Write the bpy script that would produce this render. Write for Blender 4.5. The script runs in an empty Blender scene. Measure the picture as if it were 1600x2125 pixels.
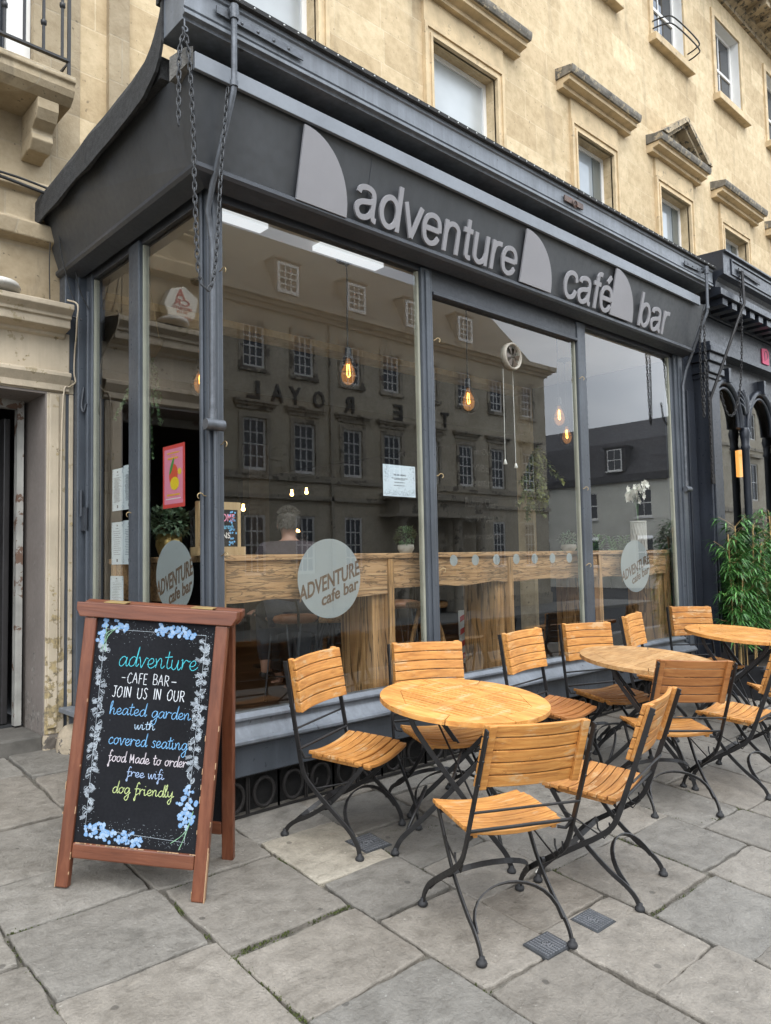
import bpy, bmesh, math, random
from mathutils import Matrix, Vector, noise as mnoise
PI = math.pi
S = bpy.context.scene
COL = S.collection
rnd = random.Random(7)
# ------------------------------------------------------------------ camera
cam_d = bpy.data.cameras.new('camera'); cam = bpy.data.objects.new('camera', cam_d); COL.objects.link(cam)
cam_d.sensor_fit = 'HORIZONTAL'; cam_d.sensor_width = 36.0; cam_d.lens = 1577.89/1600*36
cam_d.clip_start = 0.05; cam_d.clip_end = 800
yaw, pitch, roll = math.radians(42.882), math.radians(3.5999), math.radians(1.151)
_f = Vector((math.sin(yaw)*math.cos(pitch), math.cos(yaw)*math.cos(pitch), math.sin(pitch)))
_r = Vector((math.cos(yaw), -math.sin(yaw), 0)); _d = _f.cross(_r)
_R = _r*math.cos(roll)+_d*math.sin(roll); _D = _d*math.cos(roll)-_r*math.sin(roll)
cm = Matrix((( _R.x, -_D.x, -_f.x, -2.071), (_R.y, -_D.y, -_f.y, -3.607), (_R.z, -_D.z, -_f.z, 1.38), (0, 0, 0, 1)))
cam.matrix_world = cm
S.camera = cam
# ------------------------------------------------------------------ sky, sun, exposure
w = bpy.data.worlds.new('World'); S.world = w; w.use_nodes = True
nt = w.node_tree; nt.nodes.clear()
def N(nt, t, **k):
    n = nt.nodes.new(t)
    for a, v in k.items():
        if a.startswith('i_'): n.inputs[a[2:].replace('_', ' ')].default_value = v
        else: setattr(n, a, v)
    return n
SUN_EL, SUN_ROT = 52, 205
sky = N(nt, 'ShaderNodeTexSky', sky_type='NISHITA', sun_disc=False, sun_elevation=math.radians(SUN_EL), sun_rotation=math.radians(SUN_ROT), dust_density=2.0)
hs = N(nt, 'ShaderNodeHueSaturation'); hs.inputs['Saturation'].default_value = 0.35
tc = N(nt, 'ShaderNodeTexCoord'); mp = N(nt, 'ShaderNodeMapping'); mp.inputs['Scale'].default_value = (1.2, 1.2, 3.2)
cl = N(nt, 'ShaderNodeTexNoise'); cl.inputs['Scale'].default_value = 1.6; cl.inputs['Detail'].default_value = 5
cr = N(nt, 'ShaderNodeValToRGB'); cr.color_ramp.elements[0].position = .34; cr.color_ramp.elements[0].color = (4.6, 5.5, 6.7, 1); cr.color_ramp.elements[1].position = .7; cr.color_ramp.elements[1].color = (11.3, 11.8, 12.4, 1)
mx = N(nt, 'ShaderNodeMix', data_type='RGBA'); mx.inputs['Factor'].default_value = .82
bg = N(nt, 'ShaderNodeBackground'); bg.inputs['Strength'].default_value = 0.1
out = N(nt, 'ShaderNodeOutputWorld')
L = nt.links.new
L(sky.outputs[0], hs.inputs['Color']); L(tc.outputs['Generated'], mp.inputs['Vector']); L(mp.outputs[0], cl.inputs['Vector']); L(cl.outputs['Fac'], cr.inputs['Fac'])
sx = N(nt, 'ShaderNodeSeparateXYZ'); mr = N(nt, 'ShaderNodeMapRange'); mr.inputs['From Min'].default_value = 0; mr.inputs['From Max'].default_value = 1; mr.inputs['To Min'].default_value = .8; mr.inputs['To Max'].default_value = 1.75
L(tc.outputs['Generated'], sx.inputs[0]); L(sx.outputs['Z'], mr.inputs['Value']); mg = N(nt, 'ShaderNodeMix', data_type='RGBA', blend_type='MULTIPLY'); mg.inputs['Factor'].default_value = 1
L(cr.outputs[0], mg.inputs['A']); L(mr.outputs[0], mg.inputs['B'])
L(hs.outputs[0], mx.inputs['A']); L(mg.outputs['Result'], mx.inputs['B']); L(mx.outputs['Result'], bg.inputs['Color']); L(bg.outputs[0], out.inputs[0])
sd = bpy.data.lights.new('sun', 'SUN'); sd.energy = .7; sd.angle = math.radians(50); sd.color = (1, .96, .9)
sun = bpy.data.objects.new('sun', sd); COL.objects.link(sun)
# light comes from over the street, high and to the left of the shop
_sv = Vector((math.sin(math.radians(SUN_ROT))*math.cos(math.radians(SUN_EL)), math.cos(math.radians(SUN_ROT))*math.cos(math.radians(SUN_EL)), math.sin(math.radians(SUN_EL))))
sun.rotation_euler = _sv.to_track_quat('Z', 'Y').to_euler(); sun.location = (0, -10, 20)
S.view_settings.view_transform = 'Standard'; S.view_settings.look = 'None'; S.view_settings.gamma = 1; S.view_settings.exposure = 1.62
S.cycles.max_bounces = 8; S.cycles.diffuse_bounces = 3; S.cycles.glossy_bounces = 3; S.cycles.transparent_max_bounces = 20
S.cycles.caustics_reflective = False; S.cycles.caustics_refractive = False; S.cycles.use_denoising = True
S.render.film_transparent = False
# ------------------------------------------------------------------ helpers
class MB:
    def __init__(s): s.v, s.f, s.s = [], [], []
    def add(s, vs, fs, sm=False, M=None):
        o = len(s.v)
        s.v += [tuple(M @ Vector(q)) for q in vs] if M else [tuple(q) for q in vs]
        s.f += [tuple(i+o for i in f) for f in fs]; s.s += [sm]*len(fs); return s
    def box(s, x0, x1, y0, y1, z0, z1, M=None):
        return s.add([(x0,y0,z0),(x1,y0,z0),(x1,y1,z0),(x0,y1,z0),(x0,y0,z1),(x1,y0,z1),(x1,y1,z1),(x0,y1,z1)],
                     [(0,3,2,1),(4,5,6,7),(0,1,5,4),(1,2,6,5),(2,3,7,6),(3,0,4,7)], False, M)
    def quad(s, a, b, c, d, sm=False): return s.add([a,b,c,d], [(0,1,2,3)], sm)
    def prism(s, poly, d0, d1, fn, sm=False):
        n = len(poly); vs = [fn(u, v, d0) for u, v in poly]+[fn(u, v, d1) for u, v in poly]
        return s.add(vs, [tuple(range(n))[::-1], tuple(range(n, 2*n))]+[(i,(i+1)%n,(i+1)%n+n,i+n) for i in range(n)], sm)
    def bar(s, pts, wd, th, side, closed=False, sm=False):
        # rectangular sweep: wd measured along the in-plane normal, th along 'side'
        P = [Vector(p) for p in pts]; n = len(P); sd_ = Vector(side).normalized(); vs = []
        for i, p in enumerate(P):
            a = P[i-1] if (i or closed) else P[0]; b = P[(i+1) % n] if (i < n-1 or closed) else P[-1]
            t = (b-a).normalized(); nn = t.cross(sd_).normalized()
            for u, v in ((-1,-1),(1,-1),(1,1),(-1,1)): vs.append(p+nn*u*wd/2+sd_*v*th/2)
        m = n if closed else n-1
        fs = [(i*4+k, i*4+(k+1)%4, ((i+1)%n)*4+(k+1)%4, ((i+1)%n)*4+k) for i in range(m) for k in range(4)]
        if not closed: fs += [(0,1,2,3), tuple((n-1)*4+k for k in (3,2,1,0))]
        return s.add(vs, fs, sm)
    def tube(s, pts, r, n=8, closed=False, M=None):
        P = [Vector(p) for p in pts]; m = len(P); vs = []; up = Vector((0.13, 0.21, 1)).normalized(); r_ = r if isinstance(r, (list, tuple)) else [r]*m
        pn = None
        for i, p in enumerate(P):
            a = P[i-1] if (i or closed) else P[0]; b = P[(i+1) % m] if (i < m-1 or closed) else P[-1]
            t = (b-a).normalized()
            if pn is None: u = t.cross(up if abs(t.dot(up)) < .95 else Vector((1, 0, 0))).normalized()
            else: u = (pn - t*pn.dot(t)).normalized()
            pn = u; v = t.cross(u)
            for k in range(n): vs.append(p+(u*math.cos(2*PI*k/n)+v*math.sin(2*PI*k/n))*r_[i])
        q = m if closed else m-1
        fs = [(i*n+k, i*n+(k+1)%n, ((i+1)%m)*n+(k+1)%n, ((i+1)%m)*n+k) for i in range(q) for k in range(n)]
        s.add(vs, fs, True, M)
        if not closed: s.add([vs[k] for k in range(n)]+[vs[(m-1)*n+k] for k in range(n)], [tuple(range(n))[::-1], tuple(range(n, 2*n))], False, M)
        return s
    def lathe(s, prof, n=16, M=None, sm=True, phase=0):
        m = len(prof); vs = [(r*math.cos(2*PI*k/n+phase), r*math.sin(2*PI*k/n+phase), z) for r, z in prof for k in range(n)]
        s.add(vs, [(i*n+k, i*n+(k+1)%n, (i+1)*n+(k+1)%n, (i+1)*n+k) for i in range(m-1) for k in range(n)], sm, M)
        if prof[0][0] > 1e-5: s.add([vs[k] for k in range(n)], [tuple(range(n))[::-1]], False, M)
        if prof[-1][0] > 1e-5: s.add([vs[(m-1)*n+k] for k in range(n)], [tuple(range(n))], False, M)
        return s
    def prof_x(s, prof, x0, x1, M=None):   # profile of (y,z) swept along x
        n = len(prof); return s.add([(x0, y, z) for y, z in prof]+[(x1, y, z) for y, z in prof],
            [tuple(range(n)), tuple(range(n, 2*n))[::-1]]+[(i, i+n, (i+1)%n+n, (i+1)%n) for i in range(n)], False, M)
    def obj(s, name, m, bev=0, seg=2, recalc=True):
        me = bpy.data.meshes.new(name); me.from_pydata(s.v, [], s.f)
        me.polygons.foreach_set('use_smooth', s.s)
        if recalc:
            b = bmesh.new(); b.from_mesh(me); bmesh.ops.recalc_face_normals(b, faces=b.faces); b.to_mesh(me); b.free()
        if m: me.materials.append(m)
        o = bpy.data.objects.new(name, me); COL.objects.link(o)
        if bev:
            md = o.modifiers.new('bevel', 'BEVEL'); md.width = bev; md.segments = seg; md.limit_method = 'ANGLE'; md.angle_limit = math.radians(40)
        return o
def thing(name, label, cat, loc=(0,0,0), group=None, M=None):
    o = bpy.data.objects.new(name, None); COL.objects.link(o); o.empty_display_size = .1
    if M is not None: o.matrix_basis = M
    else: o.location = loc
    return tag(o, label, cat, group)
def tag(o, label, cat, group=None):
    o['label'] = label; o['category'] = cat
    if group: o['group'] = group
    return o
def struct(o): o['kind'] = 'structure'; return o
def wp(root, mb, name, m, bev=0, label=None, seg=2):          # part written in world coordinates
    o = mb.obj(name, m, bev, seg); o.parent = root; o.matrix_parent_inverse = (Matrix.Translation(root.location)).inverted() if root.type == 'EMPTY' and root.parent is None else Matrix()
    if label: o['label'] = label
    return o
def lp(root, mb, name, m, bev=0, label=None, seg=2):          # part written in the thing's own coordinates
    o = mb.obj(name, m, bev, seg); o.parent = root
    if label: o['label'] = label
    return o
def copy_tree(o, parent=None):
    c = o.copy(); COL.objects.link(c)
    if parent: c.parent = parent
    for ch in list(o.children): copy_tree(ch, c)
    return c
_tcache = {}
def text_geo(body, extrude=0.0, bold=0.0, res=3):
    k = (body, extrude, bold, res)
    if k in _tcache: return _tcache[k]
    c = bpy.data.curves.new('t', 'FONT'); c.body = body; c.extrude = extrude; c.offset = bold; c.resolution_u = res
    o = bpy.data.objects.new('t', c); COL.objects.link(o); dg = bpy.context.evaluated_depsgraph_get(); dg.update()
    me = bpy.data.meshes.new_from_object(o.evaluated_get(dg))
    vs = [tuple(v.co) for v in me.vertices]; fs = [tuple(p.vertices) for p in me.polygons]
    bpy.data.objects.remove(o); bpy.data.curves.remove(c); bpy.data.meshes.remove(me)
    _tcache[k] = (vs, fs); return vs, fs
def add_text(mb, body, u0, u1, v0, v1, fn, d0=0, d1=0.001, bold=0.0, res=3):
    # text fitted to a rectangle (u0..u1, v0..v1) of a plane given by fn(u,v,d)
    vs, fs = text_geo(body, .5 if d1 > d0 else 0, bold, res)
    x0 = min(v[0] for v in vs); x1 = max(v[0] for v in vs); y0 = min(v[1] for v in vs); y1 = max(v[1] for v in vs)
    mb.add([fn(u0+(x-x0)/(x1-x0)*(u1-u0), v0+(y-y0)/(y1-y0)*(v1-v0), d0+(z+.5)*(d1-d0)) for x, y, z in vs], fs)
def smooth_pts(P, n=5, closed=False):
    if len(P) < 3: return list(P)
    out = []; m = len(P)
    for i in range(m if closed else m-1):
        a, b, c, d = (P[(i-1) % m] if (i or closed) else P[0]), P[i], P[(i+1) % m], (P[(i+2) % m] if (i+2 < m or closed) else P[-1])
        for k in range(n):
            t = k/n; out.append(tuple(.5*(2*b[j]+(c[j]-a[j])*t+(2*a[j]-5*b[j]+4*c[j]-d[j])*t*t+(3*b[j]-a[j]-3*c[j]+d[j])*t**3) for j in range(len(b))))
    if not closed: out.append(tuple(P[-1]))
    return out
def ribbon(mb, pts, wd, fn, d):
    n = len(pts); vs = []
    for i, p in enumerate(pts):
        a, b = pts[max(0, i-1)], pts[min(n-1, i+1)]; tx, ty = b[0]-a[0], b[1]-a[1]; l = math.hypot(tx, ty) or 1
        ww = wd*(.75+.25*math.sin(i*1.7))/2
        vs += [fn(p[0]-ty/l*ww, p[1]+tx/l*ww, d), fn(p[0]+ty/l*ww, p[1]-tx/l*ww, d)]
    mb.add(vs, [(2*i, 2*i+1, 2*i+3, 2*i+2) for i in range(n-1)])
# ------------------------------------------------------------------ materials
def base_mat(name):
    m = bpy.data.materials.new(name); m.use_nodes = True; nt = m.node_tree; b = nt.nodes['Principled BSDF']; return m, nt, b
def coords(nt, scale=(1,1,1), kind='Object', rand=0):
    t = N(nt, 'ShaderNodeTexCoord'); mp = N(nt, 'ShaderNodeMapping'); mp.inputs['Scale'].default_value = scale
    nt.links.new(t.outputs[kind], mp.inputs['Vector'])
    if rand:
        oi = N(nt, 'ShaderNodeObjectInfo'); mu = N(nt, 'ShaderNodeMath', operation='MULTIPLY'); mu.inputs[1].default_value = rand
        nt.links.new(oi.outputs['Random'], mu.inputs[0]); nt.links.new(mu.outputs[0], mp.inputs['Location'])
    return mp.outputs[0]
def nz(nt, vec, scale, detail=4, rough=.55, dist=0):
    n = N(nt, 'ShaderNodeTexNoise'); n.inputs['Scale'].default_value = scale; n.inputs['Detail'].default_value = detail; n.inputs['Roughness'].default_value = rough; n.inputs['Distortion'].default_value = dist
    nt.links.new(vec, n.inputs['Vector']); return n.outputs['Fac']
def ramp(nt, fac, stops):
    r = N(nt, 'ShaderNodeValToRGB'); e = r.color_ramp.elements
    while len(e) < len(stops): e.new(.5)
    for el, (p, c) in zip(e, stops): el.position = p; el.color = (*c, 1) if len(c) == 3 else c
    nt.links.new(fac, r.inputs['Fac']); return r.outputs['Color']
def mixc(nt, fac, a, b, mode='MIX'):
    m = N(nt, 'ShaderNodeMix', data_type='RGBA', blend_type=mode)
    for s_, v in (('Factor', fac), ('A', a), ('B', b)):
        if isinstance(v, (int, float)): m.inputs[s_].default_value = v
        elif isinstance(v, tuple): m.inputs[s_].default_value = (*v, 1)
        else: nt.links.new(v, m.inputs[s_])
    return m.outputs['Result']
def bumpn(nt, b, h, strength=.3, dist=.01):
    n = N(nt, 'ShaderNodeBump'); n.inputs['Strength'].default_value = strength; n.inputs['Distance'].default_value = dist
    nt.links.new(h, n.inputs['Height']); nt.links.new(n.outputs[0], b.inputs['Normal'])
def sc(c, k): return tuple(min(1, x*k) for x in c)
def M_(name, col, rough=.55, var=.15, vs=6, bump=.15, bs=60, scale=(1,1,1), metal=0, dist=.004, rv=.1, wear=None, wcut=.68, ws=14, streak=0):
    m, nt, b = base_mat(name); v = coords(nt, scale, rand=9)
    n1 = nz(nt, v, vs, 5); c = ramp(nt, n1, [(.3, sc(col, 1-var)), (.7, sc(col, 1+var))])
    if streak:
        n4 = nz(nt, coords(nt, (22,22,1.1), rand=5), 1.0, 6, .65); c = mixc(nt, 1.0, c, ramp(nt, n4, [(.3, (1-streak,)*3), (.62, (1,)*3), (.8, (1+streak*1.4,)*3)]), 'MULTIPLY')
    if wear:
        n3 = nz(nt, v, ws, 8, .65); c = mixc(nt, ramp(nt, n3, [(wcut, (0,0,0)), (wcut+.02, (1,1,1))]), c, wear)
    nt.links.new(c, b.inputs['Base Color']); b.inputs['Metallic'].default_value = metal
    n2 = nz(nt, v, bs, 4)
    nt.links.new(ramp(nt, n2, [(.3, (rough-rv,)*3), (.7, (rough+rv,)*3)]), b.inputs['Roughness'])
    if bump: bumpn(nt, b, n2, bump, dist)
    return m
def plain(name, col, rough=.6, metal=0, emit=0):
    m, nt, b = base_mat(name); b.inputs['Base Color'].default_value = (*col, 1); b.inputs['Roughness'].default_value = rough; b.inputs['Metallic'].default_value = metal
    if emit: b.inputs['Emission Color'].default_value = (*col, 1); b.inputs['Emission Strength'].default_value = emit
    return m
def wood(name, cols, grain=(3, 40, 40), rough=.5, bump=.25, blot=3, gs=1.0, huev=0, rand=9, crack=0, worn=None):
    m, nt, b = base_mat(name); v = coords(nt, grain, rand=rand); v2 = coords(nt, (1,1,1), rand=rand)
    g = nz(nt, v, gs, 6, .6, .6); c = ramp(nt, g, [(.25, cols[0]), (.5, cols[1]), (.75, cols[2])])
    bl = nz(nt, v2, blot, 4); c = mixc(nt, .55, c, ramp(nt, bl, [(.3, (.62,.6,.58)), (.65, (1.1,1.08,1.05))]), 'MULTIPLY')
    if huev:
        oi = N(nt, 'ShaderNodeObjectInfo'); c = mixc(nt, 1.0, c, ramp(nt, oi.outputs['Random'], [(0, (1-huev, 1-huev*1.15, 1-huev*1.3)), (1, (1.1, 1.1, 1.1))]), 'MULTIPLY')
    if worn:
        wn = nz(nt, coords(nt, (5, 16, 16), rand=rand), 1.0, 8, .7); c = mixc(nt, ramp(nt, wn, [(.56, (0,0,0)), (.63, (worn[1],)*3)]), c, worn[0]); wd_ = nz(nt, v2, 34, 6, .7); c = mixc(nt, ramp(nt, wd_, [(.64, (0,0,0)), (.70, (.6,)*3)]), c, sc(cols[0], .45))
    h = g
    if crack:
        wv = nz(nt, coords(nt, (grain[0]*1.3, grain[1]*.42, grain[2]*.42), rand=rand), 1.0, 3, .5, 1.6)
        ck = ramp(nt, wv, [(.455, (1,1,1)), (.492, (crack,)*3), (.508, (crack,)*3), (.54, (1,1,1))]); c = mixc(nt, 1.0, c, ck, 'MULTIPLY')
        h = mixc(nt, .5, g, ck)
    nt.links.new(c, b.inputs['Base Color']); b.inputs['Roughness'].default_value = rough
    bumpn(nt, b, h, bump, .006); return m
def glass_mat(name, tint=(1,1,1), k=1.8, rough=0.0):
    # one-sided Fresnel mirror over a clear pane: reflects on the face turned to the viewer, passes on the far face
    m, nt, b = base_mat(name); nt.nodes.remove(b); o = nt.nodes['Material Output']
    tr = N(nt, 'ShaderNodeBsdfTransparent'); tr.inputs[0].default_value = (*tint, 1); gl = N(nt, 'ShaderNodeBsdfGlossy'); gl.inputs['Roughness'].default_value = rough
    fr = N(nt, 'ShaderNodeFresnel'); fr.inputs[0].default_value = 1.5; mu = N(nt, 'ShaderNodeMath', operation='MULTIPLY', use_clamp=True); mu.inputs[1].default_value = k
    ge = N(nt, 'ShaderNodeNewGeometry'); inv = N(nt, 'ShaderNodeMath', operation='SUBTRACT'); inv.inputs[0].default_value = 1; m2 = N(nt, 'ShaderNodeMath', operation='MULTIPLY')
    mxs = N(nt, 'ShaderNodeMixShader'); l = nt.links.new
    l(fr.outputs[0], mu.inputs[0]); l(ge.outputs['Backfacing'], inv.inputs[1]); l(mu.outputs[0], m2.inputs[0]); l(inv.outputs[0], m2.inputs[1])
    l(m2.outputs[0], mxs.inputs[0]); l(tr.outputs[0], mxs.inputs[1]); l(gl.outputs[0], mxs.inputs[2]); l(mxs.outputs[0], o.inputs[0]); return m
def stone_mat(name, c1, c2, mortar, bw=.82, rh=.36, stain=.5, dark=(.09,.075,.055), off=0, axis='x', pit=1):
    m, nt, b = base_mat(name); l = nt.links.new
    t = N(nt, 'ShaderNodeTexCoord'); sp = N(nt, 'ShaderNodeSeparateXYZ'); cb = N(nt, 'ShaderNodeCombineXYZ'); l(t.outputs['Object'], sp.inputs[0])
    ad = N(nt, 'ShaderNodeMath', operation='ADD'); l(sp.outputs['X'], ad.inputs[0]); l(sp.outputs['Y'], ad.inputs[1]); l(ad.outputs[0], cb.inputs['X']); l(sp.outputs['Z'], cb.inputs['Y'])
    wob = nz(nt, t.outputs['Object'], 1.3, 2); wa = N(nt, 'ShaderNodeVectorMath', operation='MULTIPLY_ADD'); wa.inputs[1].default_value = (.012,.012,0); cw = N(nt, 'ShaderNodeCombineXYZ'); l(wob, cw.inputs[0]); l(wob, cw.inputs[1]); l(cw.outputs[0], wa.inputs[0]); l(cb.outputs[0], wa.inputs[2])
    br = N(nt, 'ShaderNodeTexBrick'); br.inputs['Scale'].default_value = 1; br.inputs['Brick Width'].default_value = bw; br.inputs['Row Height'].default_value = rh; br.inputs['Mortar Size'].default_value = .0065; br.inputs['Mortar Smooth'].default_value = .3; br.inputs['Bias'].default_value = -.1
    br.offset = .43; br.squash = .8; br.squash_frequency = 3
    br.inputs['Color1'].default_value = (*c1, 1); br.inputs['Color2'].default_value = (*c2, 1); br.inputs['Mortar'].default_value = (*mortar, 1); l(wa.outputs[0], br.inputs['Vector'])
    v = t.outputs['Object']; n1 = nz(nt, v, 1.1, 6, .6); n2 = nz(nt, v, 9, 6, .65); n3 = nz(nt, v, 45, 5, .6); n4 = nz(nt, v, 26, 3, .5)
    c = mixc(nt, .75, br.outputs['Color'], ramp(nt, n2, [(.28, (.72,.68,.6)), (.6, (1.06,1.06,1.06))]), 'MULTIPLY')
    sv = N(nt, 'ShaderNodeMapping'); sv.inputs['Scale'].default_value = (1.6, 1.6, .28); l(v, sv.inputs['Vector']); n5 = nz(nt, sv.outputs[0], 1.7, 6, .62)
    c = mixc(nt, ramp(nt, n5, [(.56, (0,0,0)), (.78, (stain,)*3)]), c, dark)
    c = mixc(nt, .6, c, ramp(nt, n1, [(.3, (.82,.79,.74)), (.7, (1.1,1.1,1.1))]), 'MULTIPLY')
    if pit: c = mixc(nt, ramp(nt, n4, [(.28, (.75,)*3), (.33, (0,0,0))]), c, sc(c1, .35))
    l(c, b.inputs['Base Color']); b.inputs['Roughness'].default_value = .9
    hm = mixc(nt, .5, br.outputs['Fac'], n3); hi = N(nt, 'ShaderNodeInvert'); l(br.outputs['Fac'], hi.inputs['Color']); h = mixc(nt, .62, hi.outputs[0], n3); h = mixc(nt, .4, h, n2)
    bumpn(nt, b, h, .45, .02); return m
def slab_mat(name, a, bb, use_attr=True):
    m, nt, b = base_mat(name); l = nt.links.new; v = coords(nt); n1 = nz(nt, v, 2.3, 5); n2 = nz(nt, v, 11, 8, .68, .4); n3 = nz(nt, v, 90, 4, .6)
    c = ramp(nt, n2, [(.3, a), (.5, tuple((x+y)/2 for x, y in zip(a, bb))), (.72, bb)])
    c = mixc(nt, .5, c, ramp(nt, n1, [(.3, (.78,.765,.74)), (.7, (1.1,1.1,1.1))]), 'MULTIPLY')
    c = mixc(nt, .5, c, ramp(nt, n3, [(.3, (.72,)*3), (.7, (1.22,)*3)]), 'MULTIPLY')
    sv = coords(nt, (3.2,9,9)); n6 = nz(nt, sv, 2.6, 10, .74, .3); c = mixc(nt, .6, c, ramp(nt, n6, [(.33, (.64,.62,.59)), (.47, (1,1,1)), (.58, (1.04,)*3), (.68, (1.24,1.22,1.18))]), 'MULTIPLY'); n7 = nz(nt, v, 3.7, 7, .66); c = mixc(nt, ramp(nt, n7, [(.60, (0,0,0)), (.68, (.5,)*3)]), c, (.085,.078,.066))
    n5 = nz(nt, v, 38, 3, .5); c = mixc(nt, ramp(nt, n5, [(.71, (0,0,0)), (.74, (.55,)*3)]), c, (.33,.32,.29))
    vo = N(nt, 'ShaderNodeTexVoronoi'); vo.inputs['Scale'].default_value = 5.5; nt.links.new(v, vo.inputs['Vector']); n8 = nz(nt, v, 60, 2); ad = N(nt, 'ShaderNodeMath', operation='MULTIPLY_ADD'); ad.inputs[1].default_value = .06; nt.links.new(n8, ad.inputs[0]); nt.links.new(vo.outputs['Distance'], ad.inputs[2])
    c = mixc(nt, ramp(nt, ad.outputs[0], [(.10, (.75,)*3), (.115, (0,0,0))]), c, (.062,.056,.048))
    if use_attr:
        at = N(nt, 'ShaderNodeAttribute', attribute_name='tone'); c = mixc(nt, 1, c, at.outputs['Color'], 'MULTIPLY')
    l(c, b.inputs['Base Color']); l(ramp(nt, n2, [(.3, (.6,)*3), (.7, (.85,)*3)]), b.inputs['Roughness'])
    n4 = nz(nt, v, 6.5, 6, .58, .25); st = ramp(nt, n4, [(.38, (0,0,0)), (.42, (.35,)*3), (.5, (.42,)*3), (.535, (.7,)*3), (.6, (.75,)*3), (.64, (1,1,1))])
    h = mixc(nt, .6, n2, st); h = mixc(nt, .3, h, n3); bumpn(nt, b, h, .8, .018); return m
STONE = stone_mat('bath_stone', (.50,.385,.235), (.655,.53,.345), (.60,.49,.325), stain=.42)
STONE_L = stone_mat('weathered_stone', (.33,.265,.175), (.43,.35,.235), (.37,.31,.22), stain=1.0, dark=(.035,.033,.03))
STONE_T = M_('stone_trim', (.56,.43,.26), .85, .2, 5, .3, 40, dist=.01, wear=(.36,.28,.18), wcut=.62, ws=9)
STONE_D = M_('weathered_hood', (.34,.27,.175), .9, .4, 5, .4, 40, dist=.01, wear=(.10,.088,.07), wcut=.545, ws=11)
LEADG = M_('sooty_lead', (.15,.135,.11), .85, .5, 9, .4, 50, dist=.008, wear=(.33,.27,.18), wcut=.56, ws=12)
CREAM = M_('cream_paint', (.47,.395,.29), .55, .16, 3, .45, 26, dist=.008, wear=(.33,.27,.17), wcut=.615, ws=8, streak=.12)
def peel(m, zlo, zhi, col, col2, amt):
    # damp flaking that gets denser towards the foot of the wall, with ragged edges of its own
    nt = m.node_tree; b = nt.nodes['Principled BSDF']; src = b.inputs['Base Color'].links[0].from_socket; t = N(nt, 'ShaderNodeTexCoord'); sp = N(nt, 'ShaderNodeSeparateXYZ'); nt.links.new(t.outputs['Object'], sp.inputs[0])
    mr = N(nt, 'ShaderNodeMapRange'); mr.inputs['From Min'].default_value = zlo; mr.inputs['From Max'].default_value = zhi; mr.inputs['To Min'].default_value = amt; mr.inputs['To Max'].default_value = 0; nt.links.new(sp.outputs['Z'], mr.inputs['Value'])
    n = nz(nt, t.outputs['Object'], 13, 8, .62); a = N(nt, 'ShaderNodeMath', operation='ADD'); nt.links.new(n, a.inputs[0]); nt.links.new(mr.outputs[0], a.inputs[1])
    n2 = nz(nt, t.outputs['Object'], 30, 6, .6); c2 = ramp(nt, n2, [(.35, col), (.6, col2)])
    nt.links.new(mixc(nt, ramp(nt, a.outputs[0], [(.655, (0,0,0)), (.675, (1,1,1))]), src, c2), b.inputs['Base Color'])
peel(CREAM, .2, 1.7, (.14,.115,.08), (.40,.31,.16), .22)
TAUPE = M_('taupe_reveal_paint', (.21,.18,.16), .6, .15, 2, .2, 30, wear=(.32,.29,.26), wcut=.72, ws=7)
peel(TAUPE, .2, 1.3, (.09,.08,.07), (.30,.27,.24), .16)
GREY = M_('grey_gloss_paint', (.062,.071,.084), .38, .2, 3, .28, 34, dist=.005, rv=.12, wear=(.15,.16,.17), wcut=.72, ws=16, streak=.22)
GREYD = M_('dark_grey_paint', (.040,.044,.052), .42, .2, 3, .2, 40, dist=.004)  # darker grey for the soffit, window head, fascia end and small ironwork
GREYL = M_('pale_grey_paint', (.155,.17,.19), .4, .18, 4, .25, 30, dist=.004, wear=(.055,.058,.062), wcut=.66, ws=9, streak=.28)
FASC = M_('fascia_paint', (.047,.05,.054), .42, .18, 2.2, .14, 25, dist=.003, streak=.13, wear=(.085,.088,.09), wcut=.74, ws=20)
LETTER = M_('brushed_letter_face', (.255,.25,.262), .45, .05, 4, .03, 90)
NEIGH = M_('blue_black_paint', (.022,.026,.035), .36, .2, 3, .25, 35, dist=.004, streak=.22, wear=(.07,.072,.075), wcut=.73, ws=18)
FELT = M_('roofing_felt', (.028,.028,.028), .95, .4, 30, .8, 160, dist=.006)
IRON = M_('black_iron', (.018,.017,.017), .45, .3, 20, .25, 120, metal=.25, dist=.002, wear=(.10,.045,.025), wcut=.72, ws=22)
STEEL = M_('weathered_steel', (.10,.107,.118), .5, .25, 20, .3, 90, metal=.5, wear=(.09,.05,.032), wcut=.73, ws=18)
CHAINM = M_('chain_steel', (.055,.057,.06), .5, .3, 30, .2, 90, metal=.5, wear=(.09,.05,.03), wcut=.7, ws=25)
RUBBER = plain('black_rubber', (.015,.015,.016), .7)
TEAK = wood('oiled_teak', ((.30,.11,.022), (.52,.232,.055), (.65,.34,.10)), (2.5,55,55), .6, .35, 7, 1.2, huev=.30, worn=((.50,.34,.18), .7))
TEAKT = wood('worn_table_teak', ((.33,.125,.026), (.53,.24,.057), (.66,.36,.115)), (30,4,30), .52, .35, 6, 1.2, huev=.12, worn=((.60,.40,.20), .6))
MAHOG = wood('red_mahogany', ((.085,.025,.011), (.14,.045,.021), (.19,.07,.034)), (40,40,3), .38, .2, 3)
CHIP = wood('chipped_mahogany', ((.085,.025,.011), (.14,.045,.021), (.19,.07,.034)), (3,40,40), .38, .2, 3)
SLEEPER = wood('old_sleeper_timber', ((.20,.10,.045), (.44,.26,.125), (.58,.38,.21)), (2.0,60,60), .78, .8, 3.5, 1.3, crack=.42)
SLEEPV = wood('old_upright_timber', ((.24,.12,.05), (.42,.24,.10), (.54,.33,.16)), (24,24,2.2), .7, .6, 3, 1.3, crack=.3)
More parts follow.
